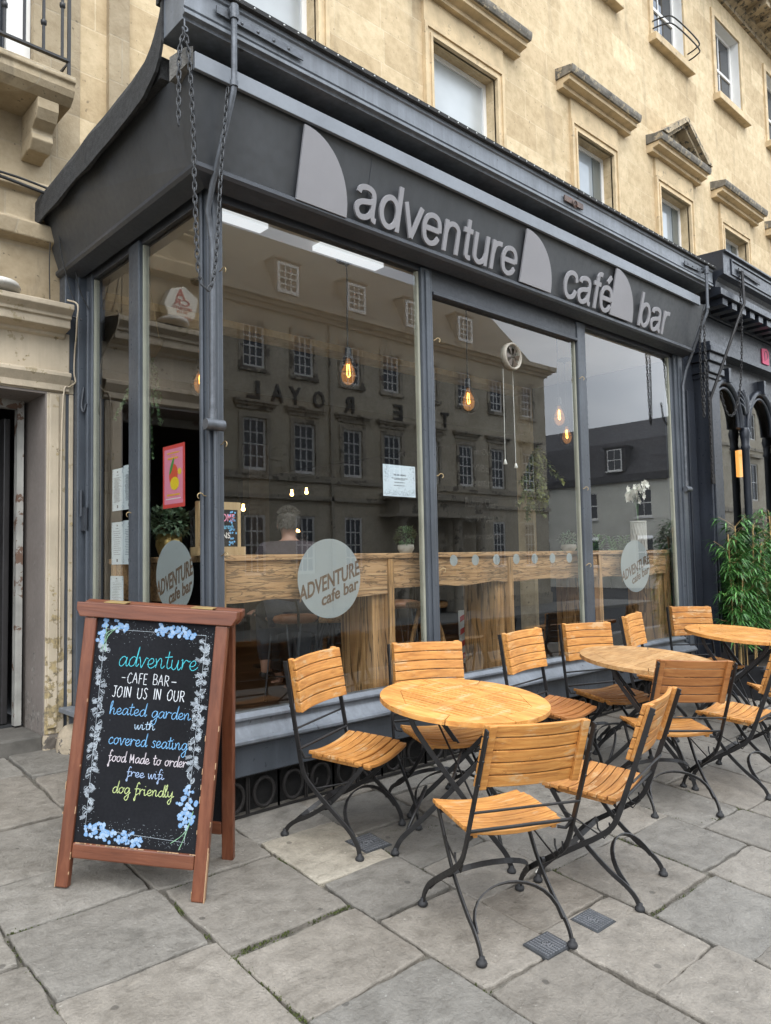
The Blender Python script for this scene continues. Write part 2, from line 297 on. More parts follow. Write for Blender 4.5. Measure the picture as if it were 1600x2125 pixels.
FLOORW = wood('dark_floorboards', ((.035,.018,.010), (.07,.035,.018), (.11,.055,.03)), (2,20,20), .35, .2, 3)
GLASS = glass_mat('shop_glass', (.95,.96,.95), 2.05)
SASHGL = None
FROST = None
def bulbmat():
    m, nt, b = base_mat('amber_bulb_glass'); o = nt.nodes['Material Output']; tr = N(nt, 'ShaderNodeBsdfTransparent'); tr.inputs[0].default_value = (1,.80,.55,1); em = N(nt, 'ShaderNodeEmission'); em.inputs[0].default_value = (1,.50,.18,1); em.inputs[1].default_value = .25
    b.inputs['Base Color'].default_value = (.25,.12,.03,1); b.inputs['Roughness'].default_value = .08; m1 = N(nt, 'ShaderNodeMixShader'); m1.inputs[0].default_value = .28; m2 = N(nt, 'ShaderNodeMixShader'); m2.inputs[0].default_value = .25; l = nt.links.new
    l(tr.outputs[0], m1.inputs[1]); l(em.outputs[0], m1.inputs[2]); l(m1.outputs[0], m2.inputs[1]); l(b.outputs[0], m2.inputs[2]); l(m2.outputs[0], o.inputs[0]); return m
def frost(name, col, a):
    m, nt, b = base_mat(name); o = nt.nodes['Material Output']; b.inputs['Base Color'].default_value = (*col, 1); b.inputs['Roughness'].default_value = .5
    tr = N(nt, 'ShaderNodeBsdfTransparent'); tl = N(nt, 'ShaderNodeBsdfTranslucent'); tl.inputs[0].default_value = (*col, 1)
    m1 = N(nt, 'ShaderNodeMixShader'); m1.inputs[0].default_value = .3; m2 = N(nt, 'ShaderNodeMixShader'); m2.inputs[0].default_value = a; l = nt.links.new
    l(b.outputs[0], m1.inputs[1]); l(tl.outputs[0], m1.inputs[2]); l(tr.outputs[0], m2.inputs[1]); l(m1.outputs[0], m2.inputs[2]); l(m2.outputs[0], o.inputs[0]); return m
FROST = frost('frosted_vinyl', (.42,.46,.47), .86)
WHITE = M_('white_paint', (.78,.77,.74), .45, .05, 4, .1, 50)
CHALKB = M_('chalkboard', (.0075,.008,.010), .85, .4, 2.5, .1, 90)
CHALKB.node_tree.nodes['Principled BSDF'].inputs['Specular IOR Level'].default_value = .2
PAPER = M_('paper', (.62,.68,.72), .7, .04, 6, .05, 50)
INK = plain('printed_ink', (.12,.13,.15), .7)
DARKW = M_('charcoal_wall', (.022,.022,.024), .7, .2, 2)
CEILC = M_('cream_ceiling', (.58,.55,.49), .7, .05, 2)
BRASS = M_('brass_pot', (.45,.32,.12), .35, .15, 5, .05, 60, metal=.8)
FROND = None
def leafm(name, a, bb, rough=.45):
    m, nt, b = base_mat(name); v = coords(nt); n = nz(nt, v, 18, 3); g = N(nt, 'ShaderNodeNewGeometry'); c = ramp(nt, g.outputs['Random Per Island'], [(0, a), (.6, tuple((x+y)/2 for x, y in zip(a, bb))), (1, bb)])
    c = mixc(nt, .5, c, ramp(nt, n, [(.3, (.7,)*3), (.7, (1.2,)*3)]), 'MULTIPLY'); nt.links.new(c, b.inputs['Base Color']); b.inputs['Roughness'].default_value = rough
    b.inputs['Subsurface Weight'].default_value = 0
    return m
BAMB = leafm('bamboo_leaf', (.02,.085,.016), (.10,.25,.055), .4)
SHRUB = leafm('shrub_leaf', (.03,.09,.03), (.13,.22,.10))
PALEG = leafm('eucalyptus_leaf', (.07,.13,.07), (.22,.30,.19))
IVYL = leafm('ivy_leaf', (.06,.09,.02), (.20,.21,.05))
MOSSM = leafm('moss', (.035,.042,.012), (.085,.105,.022), .95)
CANE = M_('bamboo_cane', (.36,.24,.10), .5, .2, 8)
# ------------------------------------------------------------------ ground
G = 0.10; TA = math.atan(G)
def gz(y): return G*y
JOINT = slab_mat('joint_grit', (.05,.045,.036), (.17,.155,.125), False)
SLAB = slab_mat('york_stone', (.128,.117,.100), (.222,.206,.180))
ROADM = M_('asphalt', (.05,.05,.05), .9, .2, 3, .5, 120)
mb = MB(); mb.quad((-40,-7.6,gz(-7.6)-.024), (90,-7.6,gz(-7.6)-.024), (90,2.6,gz(2.6)-.024), (-40,2.6,gz(2.6)-.024)); struct(mb.obj('pavement_bed', JOINT))
mb = MB(); mb.box(-40, 90, -7.9, -7.6, -1.2, gz(-7.6)-.01); struct(mb.obj('kerb', M_('kerb_stone', (.28,.27,.25), .8, .2, 5, .4, 50), .015))
mb = MB(); mb.quad((-300,-400,-.92), (400,-400,-.92), (400,-7.8,-.92), (-300,-7.8,-.92)); struct(mb.obj('road', ROADM))
mb = MB(); mb.box(-40, 32, -17.7, -14.2, -1.2, -.80); struct(mb.obj('far_pavement', slab_mat('far_paving', (.18,.175,.16), (.30,.29,.27), False)))
# flagstones: rows run out from the shop, joints staggered
row_x = [-4.1,-3.5,-2.9,-2.3,-1.68,-1.105,-.50,.10,.57,1.08,1.68,2.2,2.68,3.3,3.85,4.5,5.1,5.75,6.4,7.0,7.7,8.3,9,9.7,10.4,11.2]
fixed = {5:[.05,-.36,-.885,-1.55], 6:[.2,-.42,-1.005,-1.47,-2.1], 7:[-.3,-.78,-1.18,-1.75,-2.4], 8:[-.08,-.5,-.95,-1.33,-1.64,-2.15], 9:[-.2,-.7,-1.36,-1.86,-2.3], 4:[.5,-.02,-.6,-1.2], 3:[.4,-.3,-.9]}
tones, mb = [], MB()
for i in range(len(row_x)-1):
    xa, xb = row_x[i], row_x[i+1]; ys = [1.95]
    fx = fixed.get(i)
    if fx:
        y = fx[0]+rnd.uniform(.5,.7); pre = []
        while y < 1.5: pre.append(y); y += rnd.uniform(.45,.75)
        ys += pre[::-1]+fx
    while ys[-1] > -7.2: ys.append(ys[-1]-rnd.uniform(.42,.85))
    ys.append(-7.58)
    for ya, yb in zip(ys[1:], ys[:-1]):
        if yb-ya < .12: continue
        jg = rnd.uniform(.003,.010); cs = [(xa+jg, ya+jg), (xb-jg, ya+jg), (xb-jg, yb-jg), (xa+jg, yb-jg)]
        cs = [(x+rnd.uniform(-.012,.012), y+rnd.uniform(-.014,.014)) for x, y in cs]; ring = []
        for k in range(4):
            (ax, ay), (bx, by) = cs[k], cs[(k+1) % 4]; n = max(3, int(math.hypot(bx-ax, by-ay)/.05))
            for q in range(n):
                t = q/n; wv = (mnoise.noise((ax*3+bx+t*5+i, ay*3+by, 1.7))*.012+mnoise.noise((ax+t*19, by+i, 8.1))*.005)*math.sin(PI*t)**.5
                dx, dy = (bx-ax), (by-ay); l = math.hypot(dx, dy); cut = .009*max(0, 1-min(t, 1-t)*l/.02)
                ring.append((ax+dx*t+dy/l*(wv)-dy/l*cut, ay+dy*t-dx/l*wv+dx/l*cut))
        cx_, cy_ = sum(p[0] for p in ring)/len(ring), sum(p[1] for p in ring)/len(ring); dz = rnd.uniform(-.004,.003); tx, ty = rnd.uniform(-.005,.005), rnd.uniform(-.005,.005)
        m = len(ring); vs = []
        for ins, zz in ((0,-.03),(0,-.007),(.003,-.002),(.008,0)):
            for x, y in ring:
                l = math.hypot(x-cx_, y-cy_); k = 1-ins/l; xx, yy = cx_+(x-cx_)*k, cy_+(y-cy_)*k
                vs.append((xx, yy, gz(yy)+zz+dz+(xx-cx_)*tx+(yy-cy_)*ty))
        nf = len(mb.f); mb.add(vs, [(a*m+k, a*m+(k+1)%m, (a+1)*m+(k+1)%m, (a+1)*m+k) for a in range(3) for k in range(m)]+[tuple(range(3*m, 4*m))])
        q = rnd.uniform(.80,1.06); hue = rnd.uniform(-.01,.055); tn = (q*(1+hue), q, q*(1-hue))
        if (i, round(yb,2)) in ((7,-.3),): tn = (1.4,1.37,1.28)
        if i == 7 and -.4 < yb < -.2: tn = (1.55,1.5,1.38)
        if i == 8 and -.6 < yb < .0: tn = (.7,.7,.7)
        tones += [tn]*(len(mb.f)-nf)
po = mb.obj('pavement', SLAB, recalc=False); struct(po)
ca = po.data.color_attributes.new('tone', 'FLOAT_COLOR', 'CORNER'); li = 0
for p, tn in zip(po.data.polygons, tones):
    for _ in p.loop_indices: ca.data[li].color = (*tn, 1); li += 1
# moss and weeds in the joints
mb = MB()
def moss(x0, y0, x1, y1, n, wd=.012, h=.012):
    for _ in range(n):
        t = rnd.random(); x = x0+(x1-x0)*t+rnd.gauss(0, wd); y = y0+(y1-y0)*t+rnd.gauss(0, wd); z = gz(y)-.012
        if mnoise.noise((x*9, y*9, 3)) < .02+rnd.uniform(-.2,.2): continue
        s_ = rnd.uniform(.002,.006); a = rnd.uniform(0, 6.3); b_ = rnd.uniform(.2, 1)**2*h+.003; c, s = math.cos(a)*s_, math.sin(a)*s_
        mb.add([(x-c, y-s, z), (x+c, y+s, z), (x+s*.4+rnd.uniform(-.004,.004), y-c*.4, z+b_)], [(0,1,2)])
        mb.add([(x-s, y+c, z+.002), (x+s, y-c, z+.002), (x+rnd.uniform(-.006,.006), y+c*.5, z+b_*.8)], [(0,1,2)])
for a in ((-.5,-.42,-1.1,-.36,380),(-.5,-.5,-.5,-.9,300),(.1,-1.0,-.5,-1.0,560),(-.5,-1.0,-.5,-1.5,420),(.1,-.3,.1,-.6,200),(.1,-.42,-.5,-.42,260),(.57,-.5,.1,-.3,160),(.57,-.95,.1,-.78,200),(.57,-.5,1.08,-.7,260),(.57,-.7,.57,-1.0,220),
          (1.08,-.7,.57,-.95,260),(1.08,-1.36,1.68,-1.4,320),(1.68,-1.0,1.68,-1.5,460),(1.68,-1.5,1.68,-2.1,260),(1.08,-1.86,1.68,-1.9,200),(-1.105,-.4,-1.105,-1.1,240),(2.2,-1.5,2.68,-1.7,200),(1.08,-1.2,1.08,-1.5,160),(2.2,-.9,2.2,-1.5,200),(2.68,-1.2,2.68,-1.7,240),(-.3,.03,5,.03,900),(-1.7,-.9,-1.105,-.885,120),(.1,-1.5,.1,-2.1,120)):
    moss(*a)
o = mb.obj('moss', MOSSM, recalc=False); tag(o, 'green moss and small weeds growing in the joints between the flagstones', 'moss'); o['kind'] = 'stuff'
# ------------------------------------------------------------------ wall helper
def wall_holes(mb, x0, x1, z0, z1, holes, y, depth=.2, sgn=1, reveals=True):
    xs = sorted({x0, x1, *[h[0] for h in holes], *[h[1] for h in holes]}); zs = sorted({z0, z1, *[h[2] for h in holes], *[h[3] for h in holes]})
    for a, b in zip(xs, xs[1:]):
        for c, d in zip(zs, zs[1:]):
            if any(h[0] <= a and b <= h[1] and h[2] <= c and d <= h[3] for h in holes): continue
            mb.quad(*[(a,y,c),(b,y,c),(b,y,d),(a,y,d)][::sgn])
    if reveals:
        for a, b, c, d in holes:
            e = y+depth*sgn
            for q in (((a,y,c),(a,y,d),(a,e,d),(a,e,c)), ((b,y,c),(b,e,c),(b,e,d),(b,y,d)), ((a,y,d),(b,y,d),(b,e,d),(a,e,d)), ((a,y,c),(a,e,c),(b,e,c),(b,y,c))): mb.quad(*q)
def sash(root, cx, z0, z1, wd, y, sgn, bars=(3,6), fm=None, gm=None, fw=.05, label=None, static=True, blind=None, bw=.011):
    # white sash window: frame with glazing bars (part) and its glass (sub-part); y is the face of the frame, sgn=+1: behind is +y
    hw = wd/2; f = MB(); zc = (z0+z1)/2; Y = lambda d: y+d*sgn
    def bx(a, b, c, d, e, g): f.box(a, b, min(Y(e), Y(g)), max(Y(e), Y(g)), c, d)
    for (a, b, c, d) in ((-hw,-hw+fw,z0,z1),(hw-fw,hw,z0,z1),(-hw+fw,hw-fw,z1-fw,z1),(-hw+fw,hw-fw,z0,z0+fw*1.3),(-hw+fw,hw-fw,zc-.025,zc+.025)): bx(cx+a, cx+b, c, d, 0, .06)
    nx, nzb = bars
    for k in range(1, nx): xx = cx-hw+fw+(wd-2*fw)*k/nx; bx(xx-bw, xx+bw, z0+fw*1.3, zc-.025, .012, .045); bx(xx-bw, xx+bw, zc+.025, z1-fw, .012, .045)
    for k in range(1, nzb):
        if k*2 == nzb: continue
        zz = z0+fw+(z1-z0-2*fw)*k/nzb; bx(cx-hw+fw, cx+hw-fw, zz-bw, zz+bw, .014, .043)
    o = wp(root, f, 'window', fm or WHITE, label=label)
    g = MB(); g.box(cx-hw+fw, cx+hw-fw, min(Y(.026), Y(.032)), max(Y(.026), Y(.032)), z0+fw, z1-fw); p = g.obj('pane', gm or PANE); p.parent = o
    return o
def pane_mat(name, col, rough=.03):
    m, nt, b = base_mat(name); v = coords(nt, (1,1,1)); n = nz(nt, v, 1.1, 3); nt.links.new(ramp(nt, n, [(.3, sc(col,.75)), (.7, sc(col,1.2))]), b.inputs['Base Color']); b.inputs['Roughness'].default_value = rough; b.inputs['IOR'].default_value = 1.6
    return m
PANE = pane_mat('dark_window_glass', (.03,.034,.04)); PANEL = pane_mat('blind_backed_glass', (.30,.33,.35), .05); PANEF = pane_mat('frosted_pane', (.40,.42,.42), .25)
# ------------------------------------------------------------------ the stone building above the café
YW = 1.85
bld = thing('stone_building', 'honey coloured limestone terrace with pedimented windows rising above the café', 'building', (2.5, 2.2, 0))
UPW = [(-1.05,-.33,4.9,7.2),(1.2,2.22,5.0,7.08),(3.81,4.92,5.0,7.08),(6.62,7.55,5.0,7.08),(8.92,9.92,5.0,7.08),(11.22,12.22,5.0,7.08),(13.6,14.6,5.0,7.08),
       (1.9,2.95,9.5,11.0),(4.25,5.3,9.5,11.0),(6.62,7.72,9.5,11.0),(8.95,10.02,9.5,11.0),(11.25,12.32,9.5,11.0),(13.6,14.6,9.5,11.0)]
holes = list(UPW)+[(.02,5.4,-.2,3.35),(5.6,15,-.2,3.9)]
mb = MB(); wall_holes(mb, .0, 17, -.3, 11.75, [h for h in holes if h[0] > 0], YW, .22); mb.quad((17,YW,-.3),(17,6,-.3),(17,6,11.75),(17,YW,11.75)); wp(bld, mb, 'wall', STONE)
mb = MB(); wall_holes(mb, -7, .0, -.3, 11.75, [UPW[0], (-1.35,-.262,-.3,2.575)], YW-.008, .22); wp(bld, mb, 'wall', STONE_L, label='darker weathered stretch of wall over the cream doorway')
def arch_frame(root, a, b, z0, z1, wd=.13, m=None):
    f = MB(); y0 = YW
    for k, (o_, pr, w_) in enumerate(((wd, .05, .045), (wd-.045, .03, .05), (wd-.095, .045, wd-.095))):
        if w_ <= 0: continue
        for x0_, x1_, za, zb in ((a-o_, a-o_+w_, z0, z1+o_), (b+o_-w_, b+o_, z0, z1+o_), (a-o_+w_, b+o_-w_, z1+o_-w_, z1+o_)): f.box(x0_, x1_, y0-pr, y0+.02, za, zb)
    return wp(root, f, 'architrave', m or STONE_T)
def hood(root, a, b, z, m=None, proj=.27):
    f = MB(); f.prof_x([(YW+.02,z),(YW-.10,z),(YW-.10,z+.05),(YW-.20,z+.07),(YW-.20,z+.12),(YW-proj+.04,z+.13),(YW+.02,z+.13)], a, b); q = wp(root, f, 'window_hood', STONE_T, .004)
    f = MB(); f.prof_x([(YW+.02,z+.131),(YW-proj+.02,z+.131),(YW-proj+.005,z+.17),(YW-proj,z+.2),(YW-proj,z+.23),(YW+.02,z+.29)], a-.02, b+.02); o = f.obj('hood_moulding', LEADG, .004); o.parent = q; return q
for i, (a, b, z0, z1) in enumerate(UPW):
    if i == 0: continue
    up = z0 > 9
    wn_ = sash(bld, (a+b)/2, z0+(.0 if up else 0), z1, b-a, YW+.14, 1, (2,2) if up else (1,2), gm=PANE if up else (PANEF if i in (1,2) else PANEL), label=None, fw=.07 if up else .055)
    if i in (3,4,5,6): cu = MB(); cu.box(b-.26,b-.06,YW+.155,YW+.163,z0+.06,z1-.06); q_ = cu.obj('curtain', plain('curtain_grey', (.13,.14,.13), .25)); q_.parent = wn_
    if not up:
        arch_frame(bld, a, b, z0, z1)
        f = MB(); f.box(a-.13, b+.13, YW-.035, YW+.02, z1+.13, z1+.42); wp(bld, f, 'frieze', STONE_T)
        if i == 4:
            z = z1+.42; hood(bld, a-.32, b+.32, z); x0, x1, xm, zt = a-.34, b+.34, (a+b)/2, z+.78; f = MB()
            for pr, ti, tb_ in ((.29,.0,.085),(.22,.088,.15)): f.prism([(x0+ti*1.8,z+.245),(xm,zt-ti),(x1-ti*1.8,z+.245),(x1-tb_*1.8,z+.245),(xm,zt-tb_),(x0+tb_*1.8,z+.245)], YW-pr, YW+.02, lambda u, v, d: (u, d, v))
            f.prism([(x0+.3,z+.27),(x1-.3,z+.27),(xm,zt-.14)], YW-.06, YW+.02, lambda u, v, d: (u, d, v)); wp(bld, f, 'pediment', STONE_D)
        else: hood(bld, a-.4, b+.4, z1+.42)
    else:
        f = MB()
        for x0_, x1_, za, zb in ((a-.11,a,z0,z1+.11),(b,b+.11,z0,z1+.11),(a,b,z1,z1+.11)): f.box(x0_, x1_, YW-.03, YW+.02, za, zb)
        wp(bld, f, 'architrave', STONE_T)
        f = MB(); f.box(a, a+.012, YW+.003, YW+.14, z0, z1); f.box(b-.012, b, YW+.003, YW+.14, z0, z1); f.box(a+.012, b-.012, YW+.003, YW+.14, z1-.012, z1); wp(bld, f, 'reveal_lining', WHITE)
        f = MB(); f.box(a-.14, b+.14, YW-.13, YW+.13, z0-.13, z0-.003); wp(bld, f, 'window_sill', STONE_T, .01)
f = MB()
for zz in (9.62, 9.74):
    p = [(8.9,YW,zz),(8.95,YW-.2,zz),(9.1,YW-.3,zz),(9.9,YW-.3,zz),(10.05,YW-.2,zz),(10.1,YW,zz)]; f.tube(smooth_pts(p, 4), .012, 6)
wp(bld, f, 'window_guard', IRON)
f = MB(); f.prof_x([(YW+.05,11.42),(YW-.06,11.42),(YW-.06,11.5),(YW-.14,11.54),(YW-.14,11.62),(YW-.6,11.68),(YW-.6,11.8),(YW-.7,11.86),(YW-.72,11.98),(YW+.05,12.1)], -7, 17)
for k in range(56): x = -6.9+k*.43; f.box(x, x+.2, YW-.5, YW-.14, 11.55, 11.679)
wp(bld, f, 'cornice', STONE_D)
f = MB(); f.box(-7, 17, YW-.1, YW+.3, 12.1, 13.0); f.quad((-7,YW+.3,12.9),(17,YW+.3,12.9),(17,8,15.5),(-7,8,15.5)); wp(bld, f, 'parapet', STONE_D)
# party-line pilaster strip, band course and balcony at the left
f = MB(); f.box(.20,.36,YW-.05,YW+.02,3.9,11.4); wp(bld, f, 'pilaster_strip', STONE_L)
f = MB(); f.prof_x([(YW,3.62),(YW-.10,3.64),(YW-.12,3.74),(YW-.05,3.78),(YW-.05,3.95),(YW-.1,3.98),(YW-.1,4.04),(YW,4.08)], -7, -.135); wp(bld, f, 'band_course', STONE_L, .008)
f = MB(); f.prof_x([(YW,4.52),(1.52,4.52),(1.46,4.56),(1.44,4.60),(1.44,4.64),(1.42,4.65),(1.42,4.69),(YW,4.72)], -4.5, -.185); bal = wp(bld, f, 'balcony_slab', STONE_L, .008)
for x in (-3.6,-1.7,-.34): f = MB(); f.prism([(1.82,4.51),(1.50,4.51),(1.50,4.44),(1.54,4.38),(1.62,4.34),(1.60,4.27),(1.66,4.21),(1.74,4.22),(1.84,4.2)], x-.07, x+.07, lambda u, v, d: (d, u, v)); wp(bld, f, 'console_bracket', STONE_L, .008)
f = MB(); zb, zt = 4.82, 5.85
f.bar([(-4.4,1.48,zb),(-.215,1.48,zb),(-.215,1.8,zb)], .03, .016, (0,0,1)); f.bar([(-4.4,1.48,zt),(-.215,1.48,zt),(-.215,1.8,zt)], .03, .016, (0,0,1)); f.box(-.225,-.205,1.47,1.49,4.7,5.9)
for k in range(34):
    x = -.26-k*.122; f.box(x-.008,x+.008,1.472,1.488,zb,zt); f.lathe([(.001,-.03),(.02,-.012),(.02,.012),(.001,.03)], 8, Matrix.Translation((x,1.48,5.02 if k % 2 else 5.2)))
wp(bld, f, 'balcony_railing', IRON)
f = MB(); a, b, z0, z1 = UPW[0]; f.box(b-.16, b-.002, YW+.06, YW+.16, z0, z1); f.box(a+.002, a+.14, YW+.06, YW+.16, z0, z1); f.box(a+.14, b-.16, YW+.06, YW+.16, z1-.1, z1); wn = wp(bld, f, 'french_window', WHITE)
f = MB(); f.box(a+.14, b-.16, YW+.1, YW+.106, z0, z1-.1); g_ = f.obj('pane', PANE); g_.parent = wn
# cream painted doorway
f = MB(); YD = 1.72
f.box(-.26,-.133,YD,YW-.02,.26,2.575); f.box(-.133,-.11,YD+.015,YW-.02,.26,2.575); f.box(-.11,-.079,YD,YW-.02,.26,2.575); f.box(-.245,-.18,YD-.012,YD,.3,2.56)
f.box(-1.48,-1.35,YD,YW-.02,.26,2.6); f.box(-1.35,-.079,YD,YW-.02,2.577,2.68); f.box(-1.48,-.11,YD-.001,YW-.02,2.68,3.0)
f.prof_x([(YD,2.585),(YD-.02,2.585),(YD-.02,2.63),(YD-.06,2.685),(YD-.06,2.71),(YD,2.73)], -1.5, -.115)
f.prof_x([(YD,2.95),(YD-.03,2.965),(YD-.03,2.985),(YD-.13,3.0),(YD-.13,3.055),(YD-.15,3.06),(YD-.15,3.08),(YD-.2,3.115),(YD-.2,3.15),(YW-.02,3.21)], -1.62, -.15)
dw = wp(bld, f, 'door_surround', CREAM, .006, 'flaking cream painted stone surround with a moulded cornice')
f = MB(); f.box(-.268,-.25,YD+.004,YD+.42,.2,2.575); f.box(-1.36,-1.34,YD+.004,YD+.42,.2,2.575); f.box(-1.34,-.268,YD+.004,YD+.42,2.56,2.576); o = f.obj('reveal', TAUPE); o.parent = dw
f = MB()
for x0_, x1_, q in ((-.28,-.07,0),(-.14,-.03,.04)): f.box(x0_, x1_, YD-.045+q, YW-.02, -.3, .26+q); 
o = f.obj('plinth', M_('flaking_plinth', (.34,.28,.20), .9, .4, 8, .8, 30, dist=.012, wear=(.10,.085,.07), wcut=.52, ws=8), .02, 3); o.parent = dw
f = MB(); f.box(-1.34,-.272,YD-.02,YD+.5,-.2,.27); o = f.obj('doorstep', M_('worn_step', (.10,.092,.08), .85, .3, 6, .6, 40), .015); o.parent = dw
f = MB(); f.box(-.345,-.30,2.06,2.12,.285,2.6); f.box(-1.34,-1.27,2.06,2.12,.285,2.6); f.box(-1.27,-.345,2.06,2.12,2.5,2.6); o = f.obj('door_frame', M_('peeling_door_frame', (.34,.33,.30), .6, .25, 6, .4, 40, wear=(.13,.075,.05), wcut=.58, ws=11, streak=.2)); o.parent = dw
f = MB(); f.box(-1.34,-.23,2.12,3.9,.27,.284); o = f.obj('doormat', M_('bristle_mat', (.02,.021,.022), .95, .3, 60, .5, 200)); o.parent = dw
DOORM = M_('dark_door_paint', (.03,.028,.028), .4, .2, 4, .1, 40)
f = MB(); T = Matrix.Translation((-.36,2.16,0)) @ Matrix.Rotation(math.radians(100), 4, 'Z')   # the open door leaf
for x0_, x1_, z0_, z1_ in ((.0,.11,.29,2.44),(.72,.83,.29,2.44),(.11,.72,2.32,2.44),(.11,.72,.29,.5),(.11,.72,1.0,1.14),(.36,.46,.5,1.0),(.36,.46,1.14,2.32)): f.box(x0_, x1_, 0, .045, z0_, z1_, T)
f.box(.11,.36,.012,.03,.5,1.0,T); f.box(.46,.72,.012,.03,.5,1.0,T); f.box(.11,.36,.012,.03,1.14,2.32,T); f.box(.46,.72,.012,.03,1.14,2.32,T); o = f.obj('door', DOORM, .006); o.parent = dw
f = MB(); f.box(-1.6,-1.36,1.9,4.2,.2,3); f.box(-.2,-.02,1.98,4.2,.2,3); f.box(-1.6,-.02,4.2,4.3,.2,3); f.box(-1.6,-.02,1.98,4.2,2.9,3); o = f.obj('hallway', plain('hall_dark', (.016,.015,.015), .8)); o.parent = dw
# rubbing stone at the foot of the pilaster
f = MB(); f.lathe([(.11,0),(.115,.05),(.10,.13),(.06,.18),(.001,.195)], 12, Matrix.Translation((-.11,1.6,gz(1.6)-.02)))
tag(f.obj('guard_stone', bpy.data.materials['flaking_plinth']), 'rounded grimy guard stone at the foot of the cream doorway', 'guard stone')
f = MB(); f.tube(smooth_pts([(-2.2,1.70,4.02),(-1.2,1.69,3.96),(-.7,1.7,3.985),(-.3,1.68,3.945),(-.18,1.66,3.93)], 6), .011, 6); f.tube(smooth_pts([(-2.2,1.68,4.05),(-1.0,1.68,3.99),(-.5,1.68,4.0),(-.18,1.66,3.96)], 6), .008, 6)
f.tube(smooth_pts([(-.2,1.66,3.95),(-.21,1.64,3.6),(-.16,1.6,3.3),(-.12,1.58,3.18)], 6), .004, 5); f.tube(smooth_pts([(-.21,1.66,3.94),(-.16,1.6,3.62),(-.09,1.6,3.3),(-.03,1.58,3.16)], 6), .004, 5); f.tube(smooth_pts([(-.25,1.71,3.62),(-.255,1.71,3.45),(-.25,1.71,3.22)], 6), .004, 5)
tag(f.obj('cable', plain('black_cable', (.012,.012,.012), .6)), 'sagging black cables clipped along the stone wall left of the canopy', 'cables')
f = MB(); f.tube(smooth_pts([(-.17,1.6,3.20),(-.14,1.5,3.15),(-.135,1.52,3.05),(-.11,1.6,2.95),(-.09,1.68,2.85),(-.085,1.7,2.72),(-.08,1.69,2.66),(-.12,1.69,2.62),(-.16,1.69,2.56),(-.17,1.7,2.0),(-.172,1.7,1.2),(-.17,1.7,.8)], 5), .006, 6)
tag(f.obj('cable', CREAM), 'cream painted cable running down the pilaster of the doorway', 'cable')
f = MB(); f.lathe([(.001,.07),(.06,.066),(.115,.035),(.125,.01),(.12,0),(.11,-.005),(.10,-.012),(.001,-.012)], 20, Matrix.Translation((-.60,1.60,3.175)) @ Matrix.Rotation(-.15, 4, 'X'))
tag(f.obj('dish_light', M_('rusty_white_enamel', (.55,.53,.48), .5, .1, 5, .1, 50, wear=(.25,.10,.04), wcut=.62)), 'rusty white enamel dome resting on the cornice of the cream doorway', 'dome light')
# alarm box high on the wall (shows only in the window reflection)
f = MB(); hx = [(-.60,3.39),(-.66,3.52),(-.78,3.56),(-.90,3.48),(-.87,3.32),(-.74,3.24),(-.65,3.27)]
f.prism(hx, YW-.11, YW-.014, lambda u, v, d: (u, d, v)); al = f.obj('alarm_box', M_('alarm_white', (.66,.63,.55), .5, .08, 4, .1, 50, wear=(.35,.25,.15), wcut=.7), .012)
tag(al, 'white angular alarm box with red lettering on the wall left of the doorway', 'alarm box')
f = MB(); fn = lambda u, v, d: (u, YW-.112-d, v)
for b_, u0, u1, v0, v1 in (('A',-.78,-.70,3.455,3.53),('CR',-.82,-.68,3.40,3.45),('SECURITY',-.84,-.67,3.365,3.39),('(0117)',-.80,-.71,3.335,3.355),('377 6000',-.83,-.69,3.295,3.318)): add_text(f, b_, u0, u1, v0, v1, fn, 0, .002, .012)
o = f.obj('lettering', plain('alarm_red', (.42,.07,.05), .5)); o.parent = al
# ------------------------------------------------------------------ the café shopfront
shop = thing('cafe_shopfront', 'dark grey glazed café shopfront with a lettered fascia projecting over the pavement', 'shopfront', (2.7, .9, 0))
XR = 5.45; YB = 1.72
# stall riser and sill
f = MB(); f.prof_x([(.06,.235),(-.03,.235),(-.03,.40),(.06,.40)], -.03, XR); f.box(-.03,.06,.06,YB,.235,.40); f.box(-.10,-.03,1.35,YB,.30,.40); wp(shop, f, 'stall_riser', GREY, .006)
f = MB(); f.prof_x([(.06,.402),(-.05,.402),(-.075,.415),(-.075,.432),(-.06,.44),(-.012,.497),(-.012,.525),(-.03,.53),(-.03,.545),(.0,.566),(.06,.566)], -.06, XR)
f.add([(x_, y_, z_) for y_ in (.061, YB) for x_, z_ in ((.06,.402),(-.05,.402),(-.075,.415),(-.075,.432),(-.06,.44),(-.012,.497),(-.012,.525),(-.03,.53),(-.03,.545),(.0,.566),(.06,.566))], [tuple(range(11)), tuple(range(11,22))[::-1]]+[(i,i+11,(i+1)%11+11,(i+1)%11) for i in range(11)])
f.box(-.17,-.03,1.30,YB,.40,.43); wp(shop, f, 'window_sill', GREYL, .003)
# cellar grating under the riser
f = MB(); f.box(.0,XR,.085,.1,-.3,.234); wp(shop, f, 'cellar_wall', M_('cellar_dark', (.008,.0075,.007), .95, .4, 12, .8, 30))
f = MB(); f.bar([(.02,.02,.012),(XR,.02,.012)], .012, .012, (0,1,0)); f.bar([(.02,.02,.222),(XR,.02,.222)], .012, .012, (0,1,0))
for k in range(27):
    x = .14+k*.197; 
    f.tube([(x+.065*math.cos(2*PI*q/20), .02, .115+.078*math.sin(2*PI*q/20)) for q in range(20)], .011, 6, True)
    for dx in (-.0985,.0985) if k % 2 else (-.0985, .085): f.box(x+dx-.004, x+dx+.004, .015, .025, .012, .222)
wp(shop, f, 'cellar_grating', M_('rusty_grating', (.014,.012,.011), .8, .4, 18, .5, 90, metal=.2))
